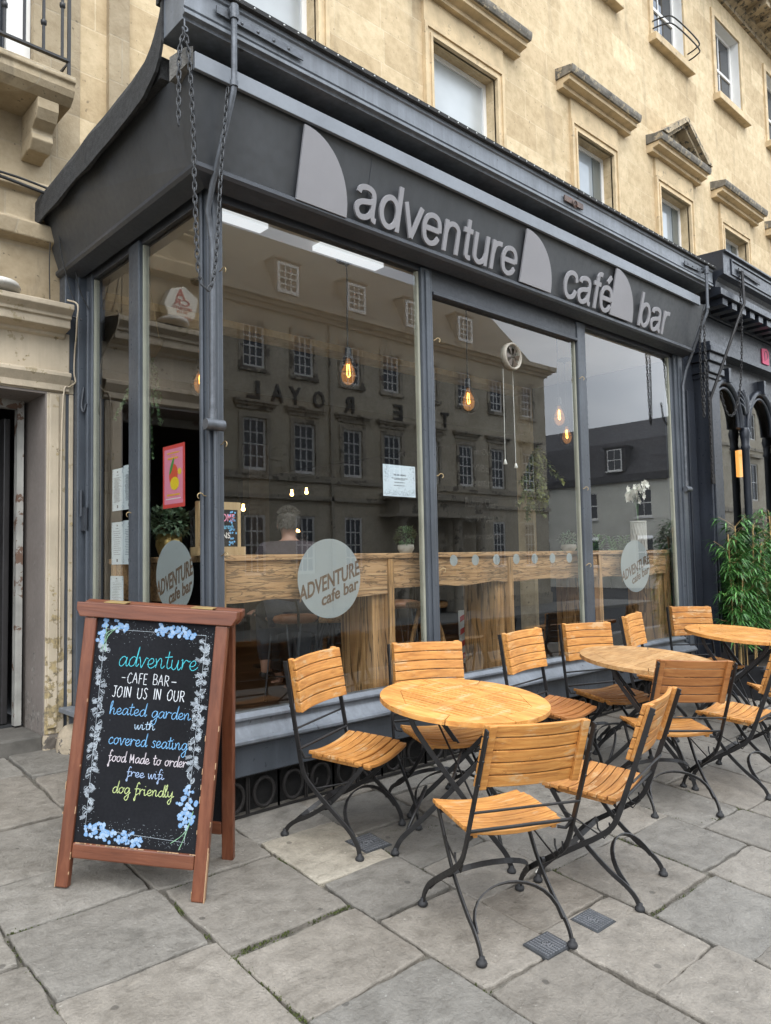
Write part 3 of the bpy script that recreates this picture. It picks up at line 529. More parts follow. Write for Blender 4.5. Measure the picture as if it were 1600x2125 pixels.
# posts and mullions
def post(x0, x1, y0, y1, z0, z1, nm='mullion', lab=None):
    f = MB(); f.box(x0, x1, y0, y1, z0, z1); return wp(shop, f, nm, GREY, .006, lab)
f = MB(); f.box(-.012,.082,-.012,.082,.5,3.44); f.box(.012,.045,-.03,-.012,.5,3.44); f.box(-.03,-.012,.03,.06,.5,3.44); wp(shop, f, 'corner_post', GREY, .008)
f = MB(); f.box(1.632,1.74,-.03,.05,.53,3.40); f.box(1.665,1.707,-.042,-.03,.53,3.38); wp(shop, f, 'mullion', GREY, .006)
f = MB(); f.box(3.545,3.672,-.03,.05,.53,3.40); wp(shop, f, 'mullion', GREY, .006)
f = MB(); f.box(5.235,5.30,-.01,.06,.5,3.40); f.box(5.30,5.36,-.03,.06,.5,3.42); f.box(5.36,5.45,-.045,.06,.0,3.42); f.box(5.45,5.56,.02,.08,-.1,3.9); wp(shop, f, 'end_post', GREY, .006)
f = MB(); f.box(-.03,.05,.80,.945,.53,3.40); wp(shop, f, 'mullion', GREY, .006, 'mullion of the side window')
f = MB(); f.box(-.02,.06,1.56,1.66,.45,3.42); f.box(-.077,.06,1.66,1.72,.0,3.44); f.box(-.035,.0,1.60,1.63,.6,3.3); f.box(-.14,.0,1.73,1.842,.26,3.46); wp(shop, f, 'wall_post', GREY, .008)
# pale putty beads
PUT = M_('putty_bead', (.30,.30,.24), .5, .12, 6, .1, 60)
for x in (1.612, 3.527, 5.217): f = MB(); f.box(x, x+.018, -.004, .03, .567, 3.37); wp(shop, f, 'glazing_bead', PUT)
for y in (.78, 1.545): f = MB(); f.box(-.004, .03, y, y+.018, .567, 3.37); wp(shop, f, 'glazing_bead', PUT)
# head of the windows, soffit
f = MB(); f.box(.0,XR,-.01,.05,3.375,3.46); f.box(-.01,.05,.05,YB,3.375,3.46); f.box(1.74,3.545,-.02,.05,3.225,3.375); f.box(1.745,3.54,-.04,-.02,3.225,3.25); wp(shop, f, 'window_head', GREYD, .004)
f = MB()
P = [(-.05,3.40),(-.16,3.425),(-.175,3.44),(-.175,3.46),(-.155,3.475),(-.02,3.475)]
def mitre(f, P, xr):     # profile (offset,z) along the front and back along the return
    n = len(P); vs = [(xr, o_, z_) for o_, z_ in P]+[(o_, o_, z_) for o_, z_ in P]+[(o_, YB+.1, z_) for o_, z_ in P]
    f.add(vs, [tuple(range(n)), tuple(range(2*n,3*n))[::-1]]+[(b*n+i, (b+1)*n+i, (b+1)*n+(i+1)%n, b*n+(i+1)%n) for b in (0,1) for i in range(n)])
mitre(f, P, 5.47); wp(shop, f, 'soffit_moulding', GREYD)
# fascia (leaning outwards) on the front and the return
f = MB(); f.add([(-.15,-.15,3.46),(5.43,-.15,3.46),(5.56,-.255,3.92),(-.24,-.255,3.92),(-.02,-.02,3.46),(5.43,-.02,3.46),(5.56,-.02,3.92),(-.02,-.02,3.92)], [(0,1,2,3),(0,4,5,1),(3,2,6,7),(1,5,6,2),(4,7,6,5),(0,3,7,4)])
fas = wp(shop, f, 'fascia', FASC, .004)
f = MB(); f.add([(-.15,-.149,3.46),(-.15,YB+.1,3.46),(-.30,YB+.1,3.92),(-.24,-.25,3.92),(-.02,-.019,3.46),(-.02,YB+.1,3.46),(-.02,YB+.1,3.92),(-.02,-.02,3.92)], [(0,3,2,1),(0,1,5,4),(3,7,6,2),(1,2,6,5),(4,5,6,7),(0,4,7,3)]); wp(shop, f, 'side_fascia', FASC, .003)
f = MB()
for yy in (.0,): f.add([(5.43,-.15,3.462),(5.46,-.15,3.462),(5.59,-.26,3.93),(5.56,-.26,3.93),(5.43,.0,3.462),(5.46,.0,3.462),(5.59,.0,3.93),(5.56,.0,3.93)], [(0,1,2,3),(1,5,6,2),(0,4,5,1),(3,2,6,7),(4,7,6,5),(0,3,7,4)])
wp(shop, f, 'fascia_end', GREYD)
_lv = Vector((0,-.105,.46)).normalized(); _ln = Vector((0,-.46,-.105)).normalized(); _lo = Vector((0,-.15,3.46))
def ffn(u, v, d): return tuple(_lo+Vector((u,0,0))+_lv*v+_ln*d)
f = MB(); f.bar([ffn(1.0,.06,.001),ffn(1.0,.44,.001)], .003, .002, (1,0,0)); wp(shop, f, 'board_joint', GREYD)
SGL = {'a':(.51,[[(.07,.385),(.10,.46),(.21,.492),(.33,.47),(.385,.38),(.385,.13),(.41,.05),(.47,.036)],[(.385,.315),(.30,.292),(.15,.262),(.068,.205),(.06,.12),(.12,.045),(.22,.04),(.32,.09),(.385,.19)]]),
'd':(.53,[[(.23+.175*math.cos(2*PI*k/20),.265+.227*math.sin(2*PI*k/20)) for k in range(21)],[(.43,0),(.43,.72)]]),'b':(.53,[[(.28+.175*math.cos(2*PI*k/20),.265+.227*math.sin(2*PI*k/20)) for k in range(21)],[(.08,0),(.08,.72)]]),
'v':(.45,[[(.035,.53),(.225,.0)],[(.225,.0),(.415,.53)]]),'e':(.51,[[(.06,.27),(.42,.27)],[(.425,.25),(.415,.36),(.35,.46),(.235,.492),(.12,.455),(.06,.35),(.055,.24),(.09,.11),(.16,.05),(.245,.036),(.35,.075),(.41,.16)]]),
'n':(.50,[[(.075,0),(.075,.53)],[(.08,.32),(.115,.43),(.20,.485),(.30,.48),(.375,.42),(.39,.32),(.39,0)]]),'t':(.29,[[(.14,.68),(.14,.14),(.155,.06),(.21,.036),(.26,.042)],[(.02,.492),(.255,.492)]]),
'u':(.50,[[(.075,.53),(.075,.20),(.095,.09),(.17,.038),(.26,.045),(.345,.11),(.385,.21)],[(.39,.53),(.39,0)]]),'r':(.32,[[(.075,0),(.075,.53)],[(.08,.30),(.11,.42),(.18,.485),(.30,.49)]]),
'c':(.48,[[(.42,.345),(.37,.45),(.25,.492),(.13,.455),(.065,.35),(.057,.22),(.10,.10),(.18,.042),(.27,.04),(.37,.085),(.42,.19)]]),'f':(.28,[[(.275,.683),(.21,.69),(.155,.65),(.14,.56),(.14,0)],[(.02,.492),(.265,.492)]])}
SGL['é'] = (SGL['e'][0], SGL['e'][1]+[[(.21,.585),(.32,.72)]])
def sign_word(f, s, u0, u1, vb, wd=.088):
    w_ = sum(SGL[c][0] for c in s); k = (u1-u0+.03)/w_; x = u0-.012; n = 0
    for c in s:
        for P in SGL[c][1]:
            Q = smooth_pts(P, 4) if len(P) > 2 else P; n += 1; th = .014+.00035*(n % 5)
            f.bar([ffn(x+a*k, vb+b*k*1.0, .022+th/2) for a, b in Q], wd*k, th, tuple(_ln))
        x += SGL[c][0]*k
for b_, u0, u1, v0, v1 in (('adventure',.893,2.477,.022,.306),('café',3.108,3.825,.022,.335),('bar',4.296,4.833,.048,.308)):
    f = MB(); sign_word(f, b_, u0, u1, .026); wp(shop, f, 'sign_lettering', LETTER, .0015)
for (x0, wq, zb, zt) in ((.462,.374,.0,.415),(2.545,.40,.015,.408),(3.82,.38,.026,.424)):
    f = MB(); poly = [(x0,zb),(x0+wq,zb)]+[(x0+wq*math.cos(a*PI/2/16), zb+(zt-zb)*math.sin(a*PI/2/16)) for a in range(1,17)]
    f.prism(poly, .018, .034, ffn); wp(shop, f, 'quarter_disc', LETTER, .002)
# pale board on top of the fascia, dark void, blind box
f = MB(); f.box(-.235,5.40,-.285,-.262,3.875,3.965); wp(shop, f, 'fascia_capping', M_('capping_grey', (.17,.185,.205), .45, .12, 4, .15, 40), .003)
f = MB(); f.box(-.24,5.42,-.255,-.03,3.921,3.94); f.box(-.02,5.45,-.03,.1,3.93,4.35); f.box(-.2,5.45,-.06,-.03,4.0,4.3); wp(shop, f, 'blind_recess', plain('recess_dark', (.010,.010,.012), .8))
f = MB(); P = [(-.05,4.10),(-.285,4.10),(-.285,4.118),(-.312,4.122),(-.312,4.14),(-.298,4.146),(-.298,4.155),(-.306,4.16),(-.306,4.268),(-.318,4.275),(-.318,4.3),(-.05,4.32)]
f.prof_x(P, -.305, 5.665); wp(shop, f, 'blind_box', GREYL, .002)
f = MB(); f.prof_x([(-.05,4.318),(-.335,4.296),(-.345,4.30),(-.345,4.325),(-.05,4.35)], -.32, 5.67); wp(shop, f, 'box_capping', FELT)
f = MB()
for k in range(62): f.lathe([(.006,0),(.006,.002),(.001,.004)], 6, Matrix.Translation((-.2+k*.095,-.3455,4.312)) @ Matrix.Rotation(PI/2, 4, 'X'))
wp(shop, f, 'capping_nail', plain('zinc_nail', (.5,.5,.48), .4, .5))
OBR = M_('old_brick', (.13,.05,.028), .9, .3, 9, .5, 50)
for x in (.55, 2.2, 3.4): f = MB(); f.box(x, x+.16, -.2, -.1, 3.94, 4.02); wp(shop, f, 'packing_brick', OBR)
# canopy roof with felt edge along the return
f = MB(); f.add([(-.29,YB+.12,3.90),(5.6,YB+.12,3.98),(5.6,-.06,4.1),(-.29,-.02,4.05),(-.29,YB+.12,3.80),(5.6,YB+.12,3.85),(5.6,-.06,3.93),(-.29,-.02,3.93)], [(0,3,2,1),(4,5,6,7),(0,1,5,4),(2,3,7,6),(1,2,6,5),(0,4,7,3)]); wp(shop, f, 'canopy_roof', FELT)
f = MB(); prof = [(YB+.13,3.96,3.74),(1.4,3.975,3.77),(1.0,4.02,3.80),(.6,4.045,3.82),(.3,4.07,3.85),(.12,4.10,3.88),(.05,4.16,3.915),(-.02,4.26,3.95),(-.06,4.36,4.0),(-.09,4.42,4.08)]
prof2 = []
for a, b in zip(prof, prof[1:]):
    for q in range(4): prof2.append(tuple(a[k]+(b[k]-a[k])*q/4 for k in range(3)))
prof2.append(prof[-1]); vs = []
for y, zt, zb in prof2:
    wv = mnoise.noise((y*4, 1, 2))*.012; vs += [(-.30+wv, y, zt+wv), (-.318+wv*1.5, y, (zt+zb)/2+.06), (-.322+wv, y, zb+wv*2.2), (-.305, y, zb+wv*2.2), (-.27, y, zt)]
f.add(vs, [(i*5+k, i*5+(k+1)%5, (i+1)*5+(k+1)%5, (i+1)*5+k) for i in range(len(prof2)-1) for k in range(5)]+[(0,1,2,3,4), tuple((len(prof2)-1)*5+k for k in range(5))[::-1]], False)
f.box(-.305,-.1,-.06,.0,4.33,4.45); wp(shop, f, 'felt_flashing', FELT)
f = MB(); f.add([(-.265,-.262,3.90),(-.235,-.27,3.90),(-.24,-.275,3.99),(-.275,-.255,3.98),(-.29,-.12,3.86),(-.20,-.12,3.86),(-.2,-.12,4.0),(-.29,-.12,3.99)], [(0,1,2,3),(4,7,6,5),(0,4,5,1),(3,2,6,7),(0,3,7,4),(1,5,6,2)]); wp(shop, f, 'mortar_fillet', M_('dirty_mortar', (.12,.115,.105), .95, .4, 20, .8, 90, dist=.01))
# glass
for nm, b_ in (('a',(.082,1.632,.0,3.375)),('b',(1.74,3.545,0,3.225)),('c',(3.672,5.235,0,3.375))):
    f = MB(); f.box(b_[0], b_[1], .004, .010, .56, b_[3]+.01); wp(shop, f, 'window_pane', GLASS)
for y0, y1 in ((.082,.80),(.945,1.56)):
    f = MB(); f.box(.004,.010,y0,y1,.56,3.385); wp(shop, f, 'window_pane', GLASS)
# frosted vinyl
DECINK = plain('cut_letter_brown', (.12,.075,.045), .6)
ffn2 = lambda u, v, d: (u, .013+d, v)
rfn = lambda u, v, d: (.013+d, u, v)
def oval(cu, cv, ru, rv, fn, mir, lab):
    f = MB(); f.prism([(cu+ru*math.cos(2*PI*k/48), cv+rv*math.sin(2*PI*k/48)) for k in range(48)], 0, .0012, fn); o = wp(shop, f, 'oval_decal', FROST, label=lab)
    f = MB(); a = math.radians(18); 
    def tf(u, v, d): uu = u*mir; return fn(cu+uu, cv-.01+v+abs(ru)*0+u*math.tan(a), -.0018+d)
    add_text(f, 'ADVENTURE', -.96*ru, .97*ru, -.05, .045, tf, 0, .0014, .02); add_text(f, 'cafe bar', -.28*ru, .93*ru, -.135, -.058, tf, 0, .0014, .02); q = f.obj('lettering', DECINK); q.parent = o
oval(.822, 1.275, .242, .24, ffn2, 1, 'frosted oval lettered ADVENTURE cafe bar'); oval(4.45, 1.275, .262, .24, ffn2, 1, None); oval(.43, 1.31, .225, .207, rfn, -1, None)
for x in (1.939,2.173,2.416,2.656,2.891,3.132,3.373):
    f = MB(); f.prism([(x+.04*math.cos(2*PI*k/20), 1.366+.04*math.sin(2*PI*k/20)) for k in range(20)], 0, .0012, ffn2); wp(shop, f, 'round_decal', FROST)
f = MB(); CH = lambda u, v, d: (u, .014+d, v)
for b_, u0, u1, v0, v1 in (('Join Our',2.13,2.41,2.13,2.19),('VIBE',2.17,2.36,2.02,2.07),('Adventure',2.10,2.42,1.91,1.97),('Follow Our',2.08,2.43,1.75,1.82),('INSTAGRAM',2.08,2.40,1.64,1.69),('adventure cafe bar',2.06,2.48,1.52,1.565)): add_text(f, b_, u0, u1, v0, v1, CH, 0, .0006, -.01)
wp(shop, f, 'chalk_pen_writing', frost('chalk_pen', (.30,.29,.28), .13))
# white strips at the head of the first pane
for x0, x1 in ((.15,.46),(.86,1.40)): f = MB(); f.box(x0,x1,.10,.19,3.375,3.405); wp(shop, f, 'ceiling_light_panel', plain('panel_white', (.85,.88,.92), .4, 0, .25))
# hooks and small ironmongery
f = MB()
def hook(x, y, z, ax):
    f.tube([(x+ax[0]*.0, y+ax[1]*.0, z)]+[(x+ax[0]*(.03+.016*math.cos(t)), y+ax[1]*(.03+.016*math.cos(t)), z+.016*math.sin(t)) for t in [PI-.2-.5*k for k in range(9)]], .0028, 5)
for z in (2.98,2.02,1.42): hook(.06,-.012,z,(.25,-1))
for x in (1.74,3.55): 
    for z in (2.9,1.95,1.3): hook(x,-.03,z,(.8,-.6))
for z in (1.74,): hook(-.012,.02,z,(-1,.2)); hook(-.012,.9,z-.05,(-1,.2))
wp(shop, f, 'brass_hook', M_('dull_brass', (.40,.30,.16), .4, .1, 9, .05, 80, metal=.7))
# awning arms on the corner and the right end, with brackets
def arm(nm, xt, xb, x_end, zlow):
    f = MB(); f.tube(smooth_pts([(xt,-.345,4.245),(xt,-.34,3.86)], 1)+[(xt-.002,-.335,3.80),(xt-.012,-.2,3.50),(xb,-.13,3.385),(xb+.004,-.075,3.27),(x_end,-.06,3.1),(x_end,-.05,zlow)], .0165, 8)
    f.tube([(xt,-.345,4.19),(xt,-.345,4.265)], .024, 8); f.tube([(xt-.001,-.34,3.83),(xt-.001,-.34,3.86)], .022, 8)
    f.bar([(xt-.09,-.322,4.215),(xt+.46 if xt < 1 else xt-.42,-.322,4.205)], .04, .008, (0,1,0)); f.tube([(xt,-.3,4.235),(xt,-.35,4.235)], .03, 8)
    for k in range(4): f.lathe([(.01,0),(.01,.003),(.001,.006)], 6, Matrix.Translation((xt+(.1 if xt < 1 else -.1)*(k+.6),-.326,4.208)) @ Matrix.Rotation(PI/2, 4, 'X'))
    f.box(x_end-.035, x_end+.035, -.075, -.012, zlow-.08, zlow-.03); f.tube([(x_end-.05,-.06,zlow-.055),(x_end+.06,-.06,zlow-.055)], .03, 10); f.tube([(x_end,-.05,zlow-.05),(x_end,-.05,zlow+.03)], .022, 8)
    return wp(shop, f, nm, STEEL)
arm('awning_arm', -.042, -.05, -.01, 2.17); arm('awning_arm', 5.435, 5.46, 5.41, 2.09)
f = MB(); f.tube([(.012,-.04,2.09),(.012,-.04,.62)], .012, 8); wp(shop, f, 'guide_rod', GREY)
f = MB(); f.bar([(2.98,-.32,4.21),(3.24,-.32,4.21)], .045, .012, (0,1,0)); f.tube([(3.11+.03*math.cos(t*.6),-.335,4.19+.03*math.sin(t*.6)) for t in range(9)], .006, 6)
wp(shop, f, 'iron_bracket', M_('rust_bracket', (.14,.10,.085), .6, .3, 14, .3, 80, metal=.4, wear=(.16,.06,.03), wcut=.55))
# iron scraps on the wall post
f = MB(); f.tube([(-.05,1.66,3.1),(-.12,1.70,3.13)], .008, 6); wp(shop, f, 'iron_bracket', GREYD); f = MB(); f.tube(smooth_pts([(-.04,1.64,2.62),(-.055,1.64,2.5),(-.05,1.62,2.44),(-.04,1.6,2.5)], 4), .008, 6); wp(shop, f, 'iron_hook', GREYD); f = MB(); f.box(-.05,-.02,1.6,1.66,1.62,1.78); f.tube([(-.055,1.64,1.72),(-.055,1.64,1.9)], .012, 6); wp(shop, f, 'iron_bracket', GREYD)
# ------------------------------------------------------------------ chains
def chain(pts, lab, step=.034, r=.0036, grp='chains hanging by the awning arms', m=CHAINM):
    P = [Vector(p) for p in smooth_pts(pts, 12)]; f = MB(); acc = 0; k = 0; last = P[0]
    link = [(.010*math.cos(2*PI*q/10), .0195*math.sin(2*PI*q/10)+(.006 if math.sin(2*PI*q/10) > 0 else -.006)) for q in range(10)]
    d = [0]
    for a, b in zip(P, P[1:]): d.append(d[-1]+(b-a).length)
    t = 0
    while t < d[-1]:
        i = max(j for j in range(len(d)) if d[j] <= t+1e-9); i = min(i, len(P)-2); u = (t-d[i])/max(1e-6, d[i+1]-d[i]); c = P[i].lerp(P[i+1], u); tg = (P[i+1]-P[i]).normalized()
        s1 = tg.cross(Vector((.3,1,.1))).normalized(); s2 = tg.cross(s1); s_ = s1 if k % 2 else s2
        ang = .5; s_ = (s1*math.cos(ang)+s2*math.sin(ang)) if k % 2 else (s2*math.cos(ang)-s1*math.sin(ang))
        f.tube([c+s_*x+tg*z for x, z in link], r, 5, True); t += step; k += 1
    o = f.obj('chain', m); tag(o, lab, 'chain', grp); return o
f = MB(); f.tube([(-.295,-.29,4.10),(-.295,-.29,4.06)]+[(-.295+.014*math.sin(t*.7),-.29-.005,4.045+.014*math.cos(t*.7)) for t in range(8)], .005, 6); wp(shop, f, 'ceiling_hook', STEEL)
chain([(-.292,-.29,4.03),(-.272,-.295,3.90),(-.258,-.3,3.58),(-.24,-.3,2.99),(-.222,-.3,2.80),(-.182,-.3,2.745),(-.148,-.3,2.80),(-.125,-.3,2.98),(-.097,-.3,3.40),(-.069,-.32,3.81)], 'long steel chain looping down past the corner post and up to the awning arm')
chain([(-.297,-.285,4.03),(-.322,-.29,3.92),(-.327,-.29,3.75),(-.33,-.29,3.54)], 'short loose length of steel chain dangling left of the corner')
chain([(5.425,-.3,3.80),(5.36,-.29,3.6),(5.35,-.28,3.3),(5.355,-.28,3.0),(5.37,-.28,2.78),(5.385,-.28,2.76),(5.40,-.28,2.9),(5.43,-.29,3.3),(5.44,-.3,3.79)], 'tangled chain looped below the right end of the café sign', m=IRON)
# ------------------------------------------------------------------ café interior
f = MB(); f.box(.06,5.44,.06,8.5,.30,.38); struct(f.obj('cafe_floor', FLOORW))
f = MB(); f.box(.05,5.45,.05,2.14,3.41,3.455); struct(f.obj('cafe_ceiling', CEILC))
f = MB(); f.box(.06,5.44,2.14,2.3,2.9,3.455); f.box(.06,5.44,2.3,8.5,2.9,3.0); f.box(-.05,5.5,8.5,8.7,.3,3); f.box(-.1,-.02,2.1,8.5,.3,3); f.box(5.46,5.55,.08,8.5,.3,3.45); f.box(-.02,.06,1.85,2.15,.3,3.4); struct(f.obj('cafe_wall', DARKW))
f = MB(); f.box(1.5,1.62,4.2,4.3,.38,2.9); f.box(3.2,3.5,4.6,4.75,.38,2.9); struct(f.obj('cafe_partition', M_('brown_panel', (.10,.07,.045), .6, .2, 3)))
ctr = thing('window_bar', 'rustic sleeper timber bar counter running along inside the front window', 'bar counter', (2.7,.3,.38))
f = MB(); f.box(.12,5.30,.10,.52,1.388,1.425); wp(ctr, f, 'counter_top', SLEEPER, .006)
def beam(x0, x1, zb, lab=None):
    f = MB(); n = 40; vs = []
    for i in range(n+1):
        x = x0+(x1-x0)*i/n; b_ = zb+mnoise.noise((x*3, 2, 7))*.02; w_ = mnoise.noise((x*4, 5, 1))*.006
        vs += [(x, .125+w_, b_), (x, .12, (b_+1.386)/2), (x, .122, 1.386), (x, .2, 1.386), (x, .2, b_)]
    f.add(vs, [(i*5+k, i*5+(k+1)%5, (i+1)*5+(k+1)%5, (i+1)*5+k) for i in range(n) for k in range(5)]+[(4,3,2,1,0), tuple(n*5+k for k in range(5))]); wp(ctr, f, 'beam', SLEEPER, label=lab)
beam(.165,1.395,1.155); beam(1.45,2.68,1.19); beam(2.735,3.97,1.195); beam(4.03,5.245,1.185)
for x0, x1 in ((.122,.162),(1.397,1.448),(2.682,2.733),(3.972,4.028),(5.247,5.30)):
    f = MB(); f.box(x0, x1, .105, .16, .38, 1.386); f.box(x0-(.10 if x0 > .2 else -.0), x1, .165, .5, .38, 1.386) if x0 > .2 else None; wp(ctr, f, 'upright', SLEEPV, .006)
ct2 = thing('window_bar', 'short timber bar counter along inside the side window with plants on it', 'bar counter', (.3,1.0,.38))
f = MB(); f.box(.10,.42,.53,1.55,1.388,1.425); wp(ct2, f, 'counter_top', SLEEPER, .006)
f = MB(); f.box(.12,.16,.53,1.5,1.15,1.386); wp(ct2, f, 'beam', SLEEPER); f = MB(); f.box(.11,.18,.2,.26,.38,1.386); f.box(.11,.18,1.46,1.53,.38,1.386); wp(ct2, f, 'upright', SLEEPV, .005)
# pendant lamps
BULB = plain('bulb_amber', (1.0,.52,.16), .2, 0, 0); CORD = plain('black_flex', (.01,.01,.01), .6)
FIL = plain('hot_filament', (1.0,.50,.12), .5, 0, 7)
bulb_gl = bulbmat()
def lamp(x, y, ztop, zb, lab):
    t = thing('pendant_lamp', lab, 'pendant lamp', (x, y, ztop), 'caged bulb pendants along the window')
    h = ztop-zb
    f = MB(); f.lathe([(.001,0),(.07,-.001),(.07,-.012),(.045,-.024),(.015,-.03),(.009,-.05),(.001,-.05)], 20); lp(t, f, 'ceiling_rose', IRON)
    f = MB(); f.tube([(0,0,-.04),(.004,0,-h*.3),(-.003,.002,-h*.6),(0,0,-h+.13)], .0045, 6); lp(t, f, 'cord', CORD)
    f = MB(); f.lathe([(.001,-h+.15),(.017,-h+.145),(.022,-h+.13),(.024,-h+.085),(.03,-h+.08),(.03,-h+.07),(.02,-h+.066),(.001,-h+.066)], 14); lp(t, f, 'lamp_holder', IRON)
    f = MB()
    for k in range(8):
        a = 2*PI*k/8; f.tube(smooth_pts([(math.cos(a)*r_, math.sin(a)*r_, -h+z_) for r_, z_ in ((.03,.075),(.046,.03),(.066,-.03),(.064,-.085),(.036,-.125),(.004,-.137))], 3), .0019, 4)
    for r_, z_ in ((.066,-.035),(.036,-.125),(.041,.045)): f.tube([(r_*math.cos(2*PI*q/16), r_*math.sin(2*PI*q/16), -h+z_) for q in range(16)], .0019, 4, True)
    lp(t, f, 'cage', IRON)
    f = MB(); f.lathe([(.012,-h+.066),(.018,-h+.04),(.043,-h-.012),(.049,-h-.045),(.04,-h-.085),(.016,-h-.108),(.001,-h-.11)], 16); lp(t, f, 'bulb', bulb_gl)
    f = MB(); f.tube(smooth_pts([(.006,0,-h+.03),(.012,.003,-h-.0),(.009,-.004,-h-.05),(-.004,.004,-h-.05),(-.011,0,-h),(-.006,0,-h+.03)], 3), .0035, 5); lp(t, f, 'filament', FIL)
lamp(1.17,.22,3.408,2.66,'caged bulb pendant hanging in the first big pane'); lamp(2.42,.25,3.408,2.64,'caged bulb pendant beside the round window vent'); lamp(3.68,.27,3.408,2.66,'higher caged bulb pendant just left of the second mullion'); lamp(4.56,.78,3.408,2.64,'lower caged bulb pendant nearest the second mullion')
lamp(.62,1.2,3.408,2.7,'caged bulb pendant hanging inside the side window')
# warm spots deep inside
SPOT = plain('warm_spot', (1.0,.55,.18), .4, 0, 5)
def spot(x, y, z, lab, r=.022):
    f = MB(); f.lathe([(.001,-r),(r*.7,-r*.7),(r,0),(r*.7,r*.7),(.012,r*1.1),(.012,r*2.4),(.001,r*2.4)], 10, Matrix.Translation((x,y,z))); tag(f.obj('spotlight', SPOT), lab, 'spotlight', 'small warm bulbs glowing inside the café')
for i, (u, v_, z) in enumerate(((1.92,3.0,1.90),(2.10,3.0,1.92),(2.85,3.2,2.12),(3.05,3.2,2.15),(3.0,3.3,1.72))):
    spot(u, v_, z, ['left bulb of the pair low on the dark wall','right bulb of the pair low on the dark wall','left bulb of the pair above the seated man','right bulb of the pair above the seated man','single bulb beside the head of the seated man'][i])
